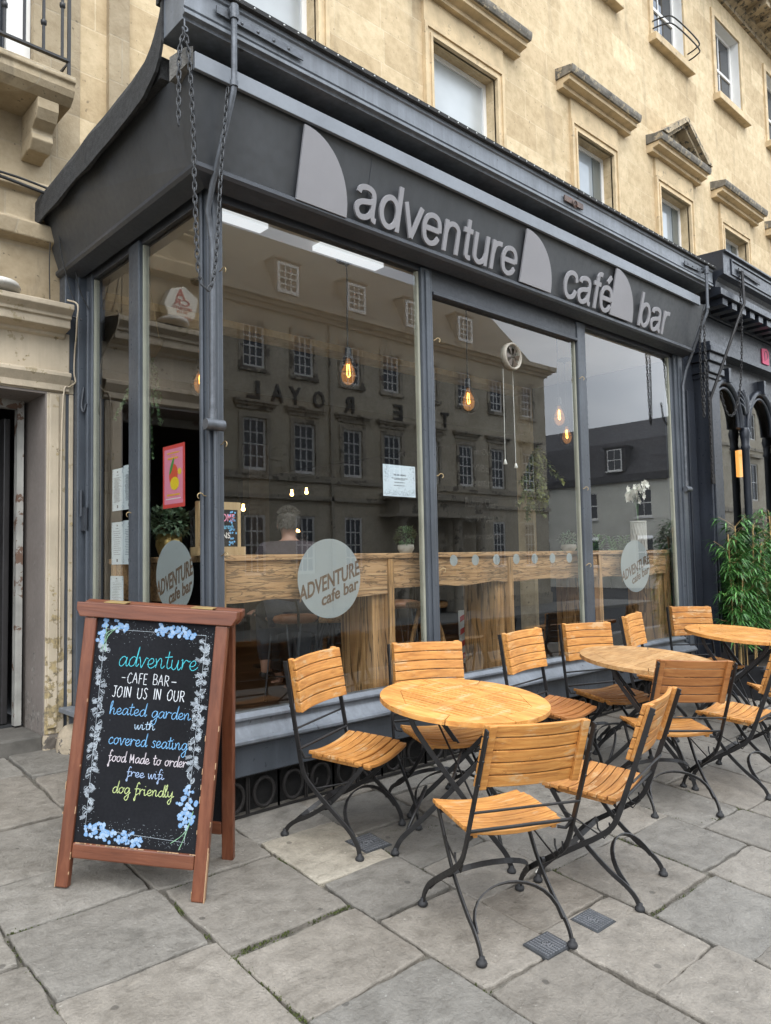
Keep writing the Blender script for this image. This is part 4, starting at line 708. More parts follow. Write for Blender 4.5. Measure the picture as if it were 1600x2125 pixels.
# ------------------------------------------------------------------ folding chairs and tables
def ground_M(x, y, a): return Matrix.Translation((x, y, gz(y))) @ Matrix.Rotation(TA, 4, 'X') @ Matrix.Rotation(math.radians(a), 4, 'Z')
def foot(p, q):
    f = MB(); f.lathe([(.014,.0),(.021,.003),(.0225,.011),(.019,.019),(.012,.024),(.011,.034),(.008,.036)], 12, Matrix.Translation(p)); o = f.obj('foot', RUBBER); o.parent = q; return o
def make_chair():
    t = thing('folding_chair', 'x', 'chair', (0,0,0), 'slatted teak folding chairs around the pavement tables')
    def yb(z): return -.277+(.912-z)*.24
    f = MB(); n = 8      # backrest: five curved slats and two battens
    for k in range(5):
        z1 = .912-k*.0525; z0 = z1-.0482; hw = .231; vs = []
        for i in range(n+1):
            x = -hw+2*hw*i/n; c = -.028*(1-(x/hw)**2)
            for zz, dy in ((z0,.012),(z1,.012),(z1,-.008),(z0,-.008)): vs.append((x, yb(zz)+c+dy+.03, zz))
        f.add(vs, [(i*4+q, i*4+(q+1)%4, (i+1)*4+(q+1)%4, (i+1)*4+q) for i in range(n) for q in range(4)]+[(0,1,2,3), tuple(n*4+q for q in (3,2,1,0))])
    for s in (-1, 1): f.add([(s*x, yb(z)+dy, z) for z in (.65,.915) for x, dy in ((.195,.016),(.228,.022),(.228,-.004),(.195,-.004))], [(0,1,2,3),(4,7,6,5)]+[(q,(q+1)%4,(q+1)%4+4,q+4) for q in range(4)])
    lp(t, f, 'backrest', TEAK, .004)
    f = MB(); ns = 8     # seat: eight dished slats
    for k in range(ns):
        y0 = -.14+k*.0448; y1 = y0+.0398; hw = .222 if 0 < k < ns-1 else .212; vs = []; tip = .006*(k-2)**2/9 if k < 2 else 0
        for i in range(n+1):
            x = -hw+2*hw*i/n; c = -.022*(1-(x/hw)**2); zf = -.010*max(0, (k-5))/2
            for yy, dz in ((y0,-.018),(y1,-.018),(y1,0),(y0,0)): vs.append((x, yy, .468+c+dz+zf-.012*(.25-(yy+.0))*.5))
        f.add(vs, [(i*4+q, i*4+(q+1)%4, (i+1)*4+(q+1)%4, (i+1)*4+q) for i in range(n) for q in range(4)]+[(0,1,2,3), tuple(n*4+q for q in (3,2,1,0))])
    for s in (-1, 1): f.box(s*.185-.012, s*.185+.012, -.13, .205, .425, .446)
    lp(t, f, 'seat', TEAK, .003)
    for s in (-1, 1):    # long legs: the back uprights run down and forward to the front feet
        X = s*.243
        P = smooth_pts([(X, yb(.905)-.010,.905),(X, yb(.65)-.010,.65),(X,-.185,.50),(X,-.165,.42),(X,-.135,.345),(X,-.075,.285),(X,.0,.228),(X,.085,.165),(X,.145,.115),(X,.183,.062),(X,.195,.02)], 3)
        f = MB(); f.bar(P, .024, .009, (1,0,0)); 
        for z in (.88,.78,.68): f.lathe([(.006,0),(.006,.003),(.001,.005)], 6, Matrix.Translation((X, yb(z)-.022, z)) @ Matrix.Rotation(PI/2, 4, 'X'))
        q = lp(t, f, 'leg', IRON, .002); foot((X,.196,-.002), q)
        X = s*.205
        P = smooth_pts([(X,.165,.43),(X,.145,.40),(X,.085,.32),(X,.0,.228),(X,-.10,.165),(X,-.18,.115),(X,-.245,.062),(X,-.265,.02)], 3)
        P = smooth_pts([(X,.168,.435),(X,.10,.345),(X,.0,.228),(X,-.12,.135),(X,-.195,.092),(X,-.24,.055),(X,-.262,.018)], 4)
        f = MB(); f.bar(P, .022, .009, (1,0,0)); f.lathe([(.014,-.008),(.014,.008)], 10, Matrix.Translation((s*.224,0,.228)) @ Matrix.Rotation(PI/2, 4, 'Y')); q = lp(t, f, 'leg', IRON, .002); foot((X,-.264,-.002), q)
    def arch(hw, y0, z0, y1, z1):
        P = [(hw*math.cos(PI*k/14), y0+(y1-y0)*math.sin(PI*k/14)**.8, z0+(z1-z0)*math.sin(PI*k/14)**.8) for k in range(15)]
        f = MB(); vs = []
        dv = Vector((0, y1-y0, z1-z0)).normalized(); nv = Vector((1,0,0)).cross(dv)
        for p in P:
            p = Vector(p); rad = Vector((p.x, 0, 0))/hw*abs(p.x/hw)+dv*(1-abs(p.x/hw)**2)**.5 if abs(p.x) < hw else Vector((math.copysign(1, p.x),0,0))
            for u, v in ((-1,-1),(1,-1),(1,1),(-1,1)): vs.append(p-rad*(.006 if u < 0 else 0)+nv*v*.011)
        f.add(vs, [(i*4+k, i*4+(k+1)%4, (i+1)*4+(k+1)%4, (i+1)*4+k) for i in range(14) for k in range(4)]); return lp(t, f, 'arch_brace', IRON)
    arch(.200, -.205, .085, -.085, .205); arch(.238, .155, .10, .03, .235)
    f = MB(); f.tube([(-.243,-.215,.565),(.243,-.215,.565)], .0055, 6); lp(t, f, 'tie_rod', IRON)
    f = MB(); f.tube([(-.243,-.175,.475),(.243,-.175,.475)], .0075, 6); f.tube([(-.243,-.175,.475),(-.228,-.150,.43),(-.2,-.13,.43)], .0075, 6); f.tube([(.243,-.175,.475),(.228,-.150,.43),(.2,-.13,.43)], .0075, 6); lp(t, f, 'tie_rod', IRON)
    f = MB(); f.tube([(-.205,.15,.425),(.205,.15,.425)], .008, 6)
    for s in (-1,1):
        f.tube([(s*.21,.10,.35),(s*.225,-.10,.28),(s*.232,-.125,.325)], .004, 5); f.tube([(s*.236,-.12,.36)]+[(s*.236,-.10-.035*math.cos(a),.345+.045*math.sin(a)) for a in (-.6,-1.2,-1.9,-2.6,-3.2)], .0045, 5)
    lp(t, f, 'slide_rod', IRON)
    return t
CH = make_chair()
chairs = [  # x, y, heading, label
 (.546,-.455,-159,'teak folding chair right of the chalkboard, nearest the corner post, its seat facing the pavement'),
 (1.167,-.532,-198,'teak folding chair against the window, pushed under the far side of the nearest table'),
 (.494,-1.469,-21.3,'nearest teak folding chair, its back to us, in front of the nearest table'),
 (1.207,-1.514,13.5,'teak folding chair seen edge on, right of the nearest table, its curved back leaning right'),
 (2.196,-.555,-173.6,'teak folding chair between the nearest and middle tables with a reddish brown seat'),
 (2.878,-.566,-193,'teak folding chair with its back to the window behind the middle table'),
 (3.827,-.473,-165.6,'teak folding chair with narrow angled back by the sill between the middle and far tables'),
 (4.766,-.44,-202,'teak folding chair farthest along the window, behind the far table'),
 (2.414,-1.245,-33.8,'darker brown teak folding chair with its back to us at the middle table'),
 (3.157,-1.372,4.4,'teak folding chair in front of the far table, its seat angled to the frame edge'),
 (4.18,-1.31,-45,'teak folding chair at the far table cut off by the frame edge')]
for i, (x, y, a, lab) in enumerate(chairs):
    o = CH if i == 0 else copy_tree(CH)
    o.matrix_basis = ground_M(x, y, a); o['label'] = lab
TEAKD = wood('darkened_teak', ((.20,.07,.018), (.34,.135,.04), (.44,.20,.065)), (3,38,38), .42, .3, 4, 1.2)
def remat(o, m, names):
    for c in o.children:
        if c.name.split('.')[0] in names: c.data = c.data.copy(); c.data.materials[0] = m
ch_all = [o for o in COL.objects if o.name.split('.')[0] == 'folding_chair']
for o in ch_all:
    if o['label'].startswith('darker brown'): remat(o, TEAKD, ('backrest',))
    if 'reddish brown seat' in o['label']: remat(o, TEAKD, ('seat',))
def clip(poly, a, b, c):      # keep a*x+b*y<=c
    out = []
    for i in range(len(poly)):
        p, q = poly[i], poly[(i+1) % len(poly)]; dp, dq = a*p[0]+b*p[1]-c, a*q[0]+b*q[1]-c
        if dp <= 0: out.append(p)
        if dp*dq < 0: t = dp/(dp-dq); out.append((p[0]+(q[0]-p[0])*t, p[1]+(q[1]-p[1])*t))
    return out
def make_table(r, worn=TEAKT):
    t = thing('round_table', 'x', 'table', (0,0,0), 'round slatted teak tables on the pavement'); f = MB(); zt, zb = .747, .722; fn = lambda u, v, d: (u, v, d)
    ri = r*.79; octo = [(ri*math.cos(PI/8+k*PI/4)/math.cos(PI/8)*.93, ri*math.sin(PI/8+k*PI/4)/math.cos(PI/8)*.93) for k in range(8)]
    for k in range(8):          # eight rim segments
        a0, a1 = PI/8+k*PI/4, PI/8+(k+1)*PI/4; e = .0025/r; p0, p1 = octo[k], octo[(k+1) % 8]
        dx, dy = p1[0]-p0[0], p1[1]-p0[1]; l = math.hypot(dx, dy)
        poly = [(p0[0]+dx/l*.002, p0[1]+dy/l*.002)]+[(r*math.cos(a0+e+(a1-a0-2*e)*q/8), r*math.sin(a0+e+(a1-a0-2*e)*q/8)) for q in range(9)]+[(p1[0]-dx/l*.002, p1[1]-dy/l*.002)]
        f.prism(poly, zb, zt, fn)
    inner = [(x*.992, y*.992) for x, y in octo]; hb = .036
    def piece(cs):
        p = inner
        for c in cs: p = clip(p, *c)
        if len(p) > 2: f.prism(p, zb+.003, zt-.0005, fn)
    piece([(0,1,hb),(0,-1,hb)])
    wdt, gap = .0365, .0075
    for s in (-1, 1):
        x = -ri
        while x < ri: piece([(1,0,x+wdt-gap),(-1,0,-x),(0,s*-1,-(hb+.004))]) ; x += wdt
    lp(t, f, 'tabletop', worn, .0035); f = MB(); f.lathe([(ri*.9,.7235),(ri*.9,.7245)], 24); q_ = lp(t, f, 'gap_shade_disc', plain('slat_gap_shade', (.03,.016,.008), .8))  # added dark disc under the slats, standing in for shade in the gaps
    f = MB(); f.box(-.30,.30,.18,.20,.695,.721); f.box(-.30,.30,-.20,-.18,.695,.721); f.box(-.2,-.17,-.25,.25,.70,.7195); f.box(.17,.2,-.25,.25,.70,.7195); lp(t, f, 'top_frame', IRON)
    for s in (-1, 1):
        for e, X in ((1,.255),(-1,.235)):
            x = s*X; f = MB(); P = smooth_pts([(x,e*.24,.70),(x,e*.20,.62),(x,e*.02,.40),(x,-e*.16,.19),(x,-e*.255,.085),(x,-e*.285,.02)], 5); f.bar(P, .025, .010, (1,0,0)); q = lp(t, f, 'leg', IRON, .002); foot((x,-e*.286,-.002), q)
    for e, X in ((1,.25),(-1,.23)):
        P = [(X*math.cos(PI*k/16), -e*(.235-.05*math.sin(PI*k/16)), .11+.13*math.sin(PI*k/16)**.9) for k in range(17)]; f = MB(); f.tube(P, .008, 6); lp(t, f, 'arch_brace', IRON)
    f = MB(); f.tube([(-.255,.02,.40),(.255,.02,.40)], .008, 6); f.tube([(.235,.19,.60),(-.235,-.14,.22)], .006, 6); lp(t, f, 'tie_rod', IRON)
    return t
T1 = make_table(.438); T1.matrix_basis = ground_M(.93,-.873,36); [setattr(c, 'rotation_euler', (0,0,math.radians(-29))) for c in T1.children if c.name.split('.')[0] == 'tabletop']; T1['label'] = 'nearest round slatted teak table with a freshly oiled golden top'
GREYT = wood('silvered_teak', ((.25,.12,.04), (.40,.22,.08), (.52,.34,.17)), (6,30,30), .55, .3, 3.5, 1.2)
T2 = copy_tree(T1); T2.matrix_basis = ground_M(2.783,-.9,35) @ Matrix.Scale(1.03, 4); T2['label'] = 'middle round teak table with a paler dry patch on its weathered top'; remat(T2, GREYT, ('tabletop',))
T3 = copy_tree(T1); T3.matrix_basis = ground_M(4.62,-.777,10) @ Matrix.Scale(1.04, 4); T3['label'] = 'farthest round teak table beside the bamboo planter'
# ------------------------------------------------------------------ A-board
ab = thing('chalkboard_sign', 'wooden A-frame chalkboard with coloured handwriting beside the corner of the café', 'chalkboard', M=ground_M(-.454,-.23,-49.4))
TH = math.atan(.165/1.2)
TF = Matrix.Translation((0,-.2,0)) @ Matrix.Rotation(-TH, 4, 'X'); TR = Matrix.Translation((0,.2,0)) @ Matrix.Rotation(TH, 4, 'X') @ Matrix.Rotation(PI, 4, 'Z')
def frame_parts(T, lab):
    f = MB()
    for s in (-1, 1): f.box(min(s*.335,s*.278), max(s*.335,s*.278), -.018, .018, 0, 1.165, T)
    lp(ab, f, 'stile', MAHOG, .006, lab)
    f = MB(); f.box(-.277,.277,-.016,.014,.125,.19,T); lp(ab, f, 'bottom_rail', CHIP, .007)
    f = MB(); f.prism([(-.375,1.232),(.375,1.232),(.375,1.20),(.355,1.167),(-.355,1.167),(-.375,1.20)], -.026, .018, lambda u, v, d: tuple(T @ Vector((u, d, v)))); lp(ab, f, 'top_rail', CHIP, .004)
    f = MB(); f.box(-.278,.278,-.004,.006,.19,1.167,T); return lp(ab, f, 'board', CHALKB)
bf = frame_parts(TF, None); frame_parts(TR, None)
HG = M_('brass_hinge', (.50,.36,.15), .4, .15, 9, .1, 60, metal=.6)
for x in (-.21, .2): f = MB(); f.box(x-.05, x+.05, -.03, .03, 1.2225, 1.2255); lp(ab, f, 'hinge', HG)
WEAR = plain('bare_wood_chip', (.40,.25,.14), .7); f = MB()
for k in range(34):       # chipped varnish along the arrises
    s = rnd.choice((-1, 1)); z = rnd.random()**1.6*1.0; xx = s*.335 if rnd.random() < .6 else s*.279; l = rnd.uniform(.006,.03); f.box(xx-.0013, xx+.0013, -.0186, -.012, z, z+l, TF)
for k in range(28): x = rnd.uniform(-.27,.27); f.box(x, x+rnd.uniform(.005,.03), -.0172, -.012, .1885, .1915, TF)
for s in (-1,1): f.box(s*.335-.0012, s*.335+.0012, -.0185, .0, .0, .2, TF)
lp(ab, f, 'chip_pattern', WEAR)
bfn = lambda s, t, d: tuple(TF @ Vector((-.278+.556*s, -.0045-d, 1.167-.977*t)))
GL = {
'a':(1.05,[[(.8,.85),(.5,1),(.15,.65),(.12,.15),(.38,0),(.7,.4),(.85,.95),(.8,.3),(.92,.02),(1.12,.3)]]),
'd':(1.05,[[(.8,.85),(.5,1),(.15,.65),(.12,.15),(.38,0),(.7,.4),(1.0,2.05),(.82,.35),(.92,.02),(1.12,.3)]]),
'v':(.95,[[(0,.9),(.12,1),(.3,.1),(.38,.02),(.62,.6),(.78,1),(1.0,.92)]]),
'e':(.85,[[(0,.35),(.45,.45),(.65,.75),(.45,1),(.12,.7),(.12,.2),(.38,0),(.7,.15),(.92,.4)]]),
'n':(1.0,[[(0,.95),(.1,.5),(.06,0),(.18,.6),(.45,1),(.62,.8),(.6,.2),(.75,0),(1.0,.3)]]),
't':(.7,[[(.35,1.75),(.22,.4),(.38,0),(.7,.25)],[(-.05,1.12),(.7,1.25)]]),
'u':(1.0,[[(.02,1),(.02,.3),(.25,0),(.52,.3),(.68,1),(.64,.3),(.78,0),(1.02,.3)]]),
'r':(.85,[[(0,.92),(.12,1),(.1,0),(.2,.6),(.48,1),(.75,.85),(.9,.95)]]),
'h':(1.0,[[(.0,.2),(.3,1.6),(.28,2.05),(.08,1.5),(.05,0),(.18,.6),(.46,.98),(.62,.75),(.6,.2),(.75,0),(1.0,.3)]]),
'g':(1.0,[[(.8,.85),(.5,1),(.15,.65),(.12,.2),(.38,0),(.7,.4),(.85,.95),(.75,-.6),(.45,-1.1),(.15,-.75),(.55,-.25),(1.1,.3)]]),
'w':(1.25,[[(0,1),(.1,.15),(.28,0),(.55,.9),(.58,.2),(.78,0),(1.0,.6),(1.08,1),(1.3,.92)]]),
'i':(.5,[[(.05,1),(.05,.2),(.22,0),(.5,.3)],[(.1,1.42),(.14,1.5)]]),
'c':(.85,[[(.7,.8),(.5,1),(.12,.6),(.15,.12),(.45,0),(.85,.3)]]),
'o':(.95,[[(.5,1),(.12,.7),(.12,.2),(.42,0),(.75,.4),(.66,.9),(.45,1),(.75,.85),(1.0,.92)]]),
's':(.75,[[(.68,.85),(.42,1),(.2,.76),(.52,.42),(.5,.08),(.25,0),(.02,.16)]]),
'f':(.75,[[(.75,1.8),(.52,2.05),(.3,1.4),(.25,.2),(.18,-.95),(.0,-.8),(.3,-.1),(.75,.3)],[(-.02,.92),(.65,1.02)]]),
'l':(.55,[[(.0,.2),(.35,1.6),(.32,2.05),(.12,1.5),(.12,.3),(.28,0),(.55,.3)]]),
'y':(1.0,[[(.0,1),(.05,.35),(.28,.1),(.58,.5),(.74,1),(.62,-.5),(.38,-1.1),(.1,-.75),(.5,-.2),(1.05,.3)]]),
'm':(1.3,[[(0,.95),(.05,0),(.2,.7),(.4,1),(.5,.7),(.5,0),(.65,.7),(.85,1),(.97,.7),(.95,.2),(1.1,0),(1.3,.3)]]),
' ':(.75,[]),'-':(.9,[[(0,.5),(.55,.5)],[(.8,.5),(.84,.52)]]),
'A':(.9,[[(0,0),(.35,1)],[(.35,1),(.7,0)],[(.14,.38),(.58,.38)]]),'B':(.8,[[(.05,0),(.05,1)],[(.05,1),(.5,.9),(.45,.58),(.08,.52)],[(.08,.52),(.6,.42),(.55,.05),(.05,0)]]),
'C':(.8,[[(.62,.85),(.35,1),(.05,.6),(.1,.15),(.38,0),(.65,.15)]]),'E':(.72,[[(.08,0),(.08,1)],[(.08,1),(.55,1)],[(.08,.52),(.48,.52)],[(.08,0),(.55,0)]]),'F':(.7,[[(.08,0),(.08,1)],[(.08,1),(.55,1)],[(.08,.52),(.45,.52)]]),
'I':(.4,[[(.15,0),(.15,1)]]),'J':(.7,[[(.1,1),(.6,1)],[(.4,1),(.4,.2),(.25,0),(.02,.12)]]),'N':(.9,[[(.06,0),(.06,1)],[(.06,1),(.62,0)],[(.62,0),(.62,1)]]),'O':(.95,[[(.4,1),(.06,.6),(.12,.12),(.4,0),(.7,.3),(.66,.85),(.4,1)]]),
'R':(.82,[[(.08,0),(.08,1)],[(.08,1),(.55,.9),(.5,.55),(.1,.48)],[(.25,.48),(.66,0)]]),'S':(.72,[[(.55,.88),(.3,1),(.1,.78),(.5,.35),(.4,.05),(.2,0),(.03,.14)]]),'U':(.9,[[(.06,1),(.06,.25),(.33,0),(.62,.25),(.62,1)]]),'M':(1.1,[[(.05,0),(.12,1)],[(.12,1),(.42,.3),(.72,1)],[(.72,1),(.8,0)]])}
HAND = {}
def handwrite(s, s0, s1, tb, xh, col, wd=.0052, up=1.0, slant=.12):
    wd *= .76; mbx = HAND.setdefault(col, MB()); wtot = sum(GL[c][0] for c in s); k = (s1-s0)/wtot; x = s0
    for c in s:
        adv, st = GL[c]; jy = rnd.uniform(-.04,.04)
        for P in st:
            cap = c.isupper(); h = xh*(1.0 if not cap else up)
            pts = [(x+(px+py*slant*xh/k*.5)*k, tb-(py+jy)*h) for px, py in P]
            q = smooth_pts(pts, 6) if len(pts) > 2 else pts
            # stroke in board space keeps an even pen width
            qq = [(-.278+.556*a, 1.167-.977*b) for a, b in q]; ribbon(mbx, qq, wd, lambda u, v, d: tuple(TF @ Vector((u, -.0045-d, v))), .0006)
        x += adv*k
handwrite('adventure',.215,.875,.212,.044,'cyan',.005); handwrite('-CAFE BAR',.255,.66,.287,.047,'white',.0045); 
_m = HAND['white']; ribbon(_m, [(-.278+.556*.675,1.167-.977*.268),(-.278+.556*.715,1.167-.977*.268)], .004, lambda u, v, d: tuple(TF @ Vector((u, -.0045-d, v))), .0006)
handwrite('JOIN US IN OUR',.19,.80,.352,.048,'white',.0056); handwrite('heated garden',.185,.86,.430,.029,'blue',.005); handwrite('with',.405,.575,.487,.020,'pale',.005); handwrite('covered seating',.20,.855,.562,.029,'blue',.0056)
handwrite('food Made to order',.215,.865,.637,.024,'pink',.0056,1.6); handwrite('free wifi',.38,.69,.697,.021,'lilac',.0054); handwrite('dog friendly',.275,.78,.772,.026,'lime',.0056)
HC = {'cyan':(.05,.40,.47),'white':(.52,.54,.57),'blue':(.14,.33,.55),'pale':(.34,.46,.58),'pink':(.50,.45,.48),'lilac':(.28,.37,.54),'lime':(.40,.47,.20)}
for k, m_ in HAND.items(): o = m_.obj('handwriting', plain('chalk_'+k, HC[k], .8), recalc=False); o.parent = ab
# drawn flower border
D_ = {c: MB() for c in ('w','b','g','b2')}
bp = lambda u, v, d: tuple(TF @ Vector((-.278+.556*u, -.0045-d, 1.167-.977*v))); ASP = .556/.977
def dline(c, pts, wd=.0016, d=.0004): ribbon(D_[c], [(-.278+.556*a, 1.167-.977*b) for a, b in pts], wd, lambda u, v, dd: tuple(TF @ Vector((u, -.0045-dd, v))), d)
def ddisc(c, s, t, r, d=.0003, n=9, jag=.2): D_[c].add([bp(s+r*math.cos(2*PI*k/n)*(1+rnd.uniform(-jag,jag)), t+r*ASP*math.sin(2*PI*k/n)*(1+rnd.uniform(-jag,jag)), d) for k in range(n)], [tuple(range(n))])
def hydra(s, t, r, n):
    for _ in range(n):
        a = rnd.uniform(0, 6.3); q = r*rnd.random()**.5; ss, tt = s+q*math.cos(a), t+q*ASP*math.sin(a); ddisc('b' if rnd.random() < .7 else 'b2', ss, tt, rnd.uniform(.010,.018), rnd.uniform(.0002,.0005))
        for k in range(4): a2 = a+k*PI/2; dline('w', [(ss, tt), (ss+.011*math.cos(a2), tt+.011*ASP*math.sin(a2))], .0009, .0007)
def sprig(s, t, ang, kind):
    ca, sa = math.cos(ang), math.sin(ang)*ASP; r = rnd.uniform(.022,.042)
    if kind == 0:
        for k in range(7): a = ang+(k-3)*.32; dline('w', [(s,t),(s+r*math.cos(a),t+r*ASP*math.sin(a))], .0013)
        for k in range(6): a = ang+(k-2.5)*.36; ddisc('w', s+r*1.02*math.cos(a), t+r*1.02*ASP*math.sin(a), .0045)
    elif kind == 1:
        cx0, cy0 = s+r*ca, t+r*sa; dline('w', [(s,t),(cx0,cy0)])
        for k in range(9): a = k*2*PI/9; dline('w', [(cx0,cy0),(cx0+.017*math.cos(a),cy0+.017*ASP*math.sin(a))], .0022)
    elif kind == 2:
        dline('w', [(s,t),(s+1.7*r*ca,t+1.7*r*sa)], .0012)
        for k in range(6):
            q = .3+k*.24
            for e in (-1,1): dline('w', [(s+q*r*ca,t+q*r*sa),(s+q*r*ca+.017*math.cos(ang+e*.9),t+q*r*sa+.017*ASP*math.sin(ang+e*.9))], .0018)
    else:
        cx0, cy0 = s+r*1.1*ca, t+r*1.1*sa; P = [(s,t)]+[(cx0+.016*math.cos(a),cy0+.02*ASP*math.sin(a)) for a in [ang+PI+k*PI/5 for k in range(11)]]; dline('w', P, .0014)
        for k in range(4): a = ang+(k-1.5)*.3; dline('w', [(s,t),(cx0+.014*math.cos(a),cy0+.014*ASP*math.sin(a))], .001)
cor = [(.075,.05),(.925,.05),(.90,.955),(.085,.935)]
for a, b in ((0,1),(1,2),(2,3),(3,0)): dline('w', [cor[a], cor[b]], .0016)
for side, (a, b) in ((0,(3,0)),(1,(1,2))):
    P, Q = cor[a], cor[b]
    for k in range(72):
        t = rnd.uniform(.04,.98) if side == 0 else rnd.uniform(.02,.72); s_, t_ = P[0]+(Q[0]-P[0])*t, P[1]+(Q[1]-P[1])*t
        sprig(s_, t_, rnd.choice((-1,1))*rnd.uniform(.1,1.0)+(PI if rnd.random() < .5 else 0), rnd.randrange(4))
for k in range(900):
    e = rnd.randrange(4); P, Q = cor[e], cor[(e+1) % 4]; t = rnd.random(); s_, t_ = P[0]+(Q[0]-P[0])*t+rnd.gauss(0,.045), P[1]+(Q[1]-P[1])*t+rnd.gauss(0,.045*ASP)
    if .01 < s_ < .99 and .01 < t_ < .99: ddisc('w', s_, t_, rnd.uniform(.0012,.0026), .0004, 5)
for s_, t_, r, n in ((.07,.025,.03,9),(.05,.07,.035,10),(.045,.105,.03,9),(.17,.03,.05,12),(.24,.04,.03,7),(.55,.035,.05,16),(.63,.04,.05,16),(.71,.038,.05,16),(.78,.05,.04,9),(.82,.055,.02,5),
                     (.12,.945,.05,16),(.2,.94,.06,20),(.29,.955,.06,18),(.38,.955,.06,18),(.47,.965,.055,15),(.54,.975,.03,8),(.90,.735,.035,10),(.86,.79,.05,14),(.93,.79,.04,10),(.88,.825,.03,8),(.86,.865,.045,12),(.94,.855,.04,10),(.90,.89,.02,5)): hydra(s_, t_, r, n)
for P in ([(.08,.03),(.085,.09),(.06,.15)],[(.2,.03),(.10,.085),(.095,.155)],[(.93,.87),(.90,.93),(.86,.99)],[(.95,.82),(.9,.91),(.79,.965)],[(.15,.05),(.09,.07),(.085,.11)]): dline('g', smooth_pts(P, 5), .0035, .0006)
DC = {'w':(.36,.40,.44),'b':(.13,.265,.47),'b2':(.26,.38,.54),'g':(.20,.36,.22)}
for k, m_ in D_.items(): o = m_.obj('flower_pattern', plain('pen_'+k, DC[k], .8), recalc=False); o.parent = ab
# ------------------------------------------------------------------ access covers in the paving
def cover(x, y, sx, sy, a, txt, lab):
    M = Matrix.Translation((x, y, gz(y)+.001)) @ Matrix.Rotation(TA, 4, 'X') @ Matrix.Rotation(math.radians(a), 4, 'Z'); t = thing('gas_cover', lab, 'access cover', M=M, group='small iron covers set in the paving')
    f = MB(); f.box(-sx,sx,-sy,sy,-.01,.003); lp(t, f, 'plate', M_('cast_iron_plate', (.055,.058,.062), .5, .25, 20, .3, 90, metal=.3))
    f = MB(); nx, ny = 11, 8
    for i in range(nx):
        for j in range(ny):
            if 3 <= i <= 7 and 3 <= j <= 4: continue
            cx, cy = -sx+.008+(i+.5)*(2*sx-.016)/nx, -sy+.008+(j+.5)*(2*sy-.016)/ny; f.box(cx-(sx-.008)/nx*.62, cx+(sx-.008)/nx*.62, cy-(sy-.008)/ny*.6, cy+(sy-.008)/ny*.6, .003, .0065)
    lp(t, f, 'tread_pattern', M_('worn_tread', (.16,.165,.175), .5, .2, 20, .2, 90, metal=.3))
    f = MB(); add_text(f, txt, -sx*.36, sx*.36, -sy*.2, sy*.2, lambda u, v, d: (u, v, d), .003, .0065, .015); lp(t, f, 'lettering', M_('worn_tread', (.20,.205,.215), .5, .2, 20, .2, 90, metal=.3)); return t
cover(.518,-1.72,.062,.078,-92,'GAS','dark iron cover lettered GAS beside a rear foot of the nearest chair'); cover(.828,-1.735,.066,.072,-90,'GAS','dark iron cover lettered GAS in the paving between the two nearest chairs'); cover(.545,-.61,.085,.085,0,'CTV','square rusty iron cover under the chair nearest the chalkboard')
f = MB()
for x, y, a in ((.98,-1.33,.3),): f.tube([(x,y,gz(y)+.006),(x+.03*math.cos(a),y+.03*math.sin(a),gz(y)+.006)], .004, 6)
tag(f.obj('cigarette_end', plain('cigarette_paper', (.7,.68,.62), .8)), 'small white cigarette end lying on the flagstones by the edge-on chair', 'cigarette end')
# ------------------------------------------------------------------ papers in the windows
rf = lambda y0, y1, z0, z1: (lambda s, t, d: (.016+d, y0+(y1-y0)*s, z0+(z1-z0)*t))
def paper(name, fn, lab, cat, mat=PAPER, grp=None):
    f = MB(); f.prism([(0,0),(1,0),(1,1),(0,1)], 0, .0015, fn); o = f.obj(name, mat); tag(o, lab, cat, grp); return o
def dashes(o, fn, rows, mat=INK, seed=1, dz=0):
    r = random.Random(seed); f = MB()
    for t, s0, s1, h in rows:
        s = s0
        while s < s1:
            w_ = min(s1-s, r.uniform(.03,.12)); f.prism([(s,t),(s+w_*.85,t),(s+w_*.85,t+h),(s,t+h)], -.0012-dz, -.0002-dz, fn); s += w_
    q = f.obj('small_print', mat); q.parent = o
def menu(y0, y1, z0, z1, lab, n, seed):
    fn = rf(y1, y0, z0, z1); o = paper('menu', fn, lab, 'menu', PAPER, 'printed menus taped inside the side window'); r = random.Random(seed)
    dashes(o, fn, [(.90,.45,.55,.04),(.84,.38,.62,.012)]+[(.78-k*.60/n, r.uniform(.12,.25), r.uniform(.6,.88), .009) for k in range(n)]+[(.06,.44,.56,.07)], INK, seed)
    f = MB()
    for s0_ in (.02,.9):
        for k in range(14): t = r.choice((r.uniform(.02,.16), r.uniform(.86,.98))); f.prism([(s0_+r.uniform(0,.06),t),(s0_+.07,t+.01),(s0_+.04,t+.03)], -.0011, -.0002, fn)
    q = f.obj('border_print', plain('pale_ink', (.34,.40,.45), .7)); q.parent = o
menu(1.125,1.29,1.735,2.01,'tall printed menu, upper left of the four sheets in the side window',22,1); menu(.95,1.12,1.735,2.02,'tall printed menu, upper right of the four sheets in the side window',24,2)
menu(1.125,1.30,1.385,1.66,'tall printed menu, lower left of the four sheets in the side window',12,3); menu(.95,1.12,1.385,1.665,'tall printed menu, lower right of the four sheets in the side window',16,4); menu(1.12,1.32,1.10,1.31,'small single price list stuck low in the side window above the chalkboard',12,5)
pf = rf(.572,.306,1.706,2.072); po_ = paper('poster', pf, 'bright red and pink poster with a mango drawing in the side window', 'poster', plain('poster_red', (.62,.07,.06), .55))
def flat(poly, mat, nm, fn, d): f = MB(); f.prism(poly, -d-.0006, -d+.0002, fn); q = f.obj(nm, mat); q.parent = po_; return q
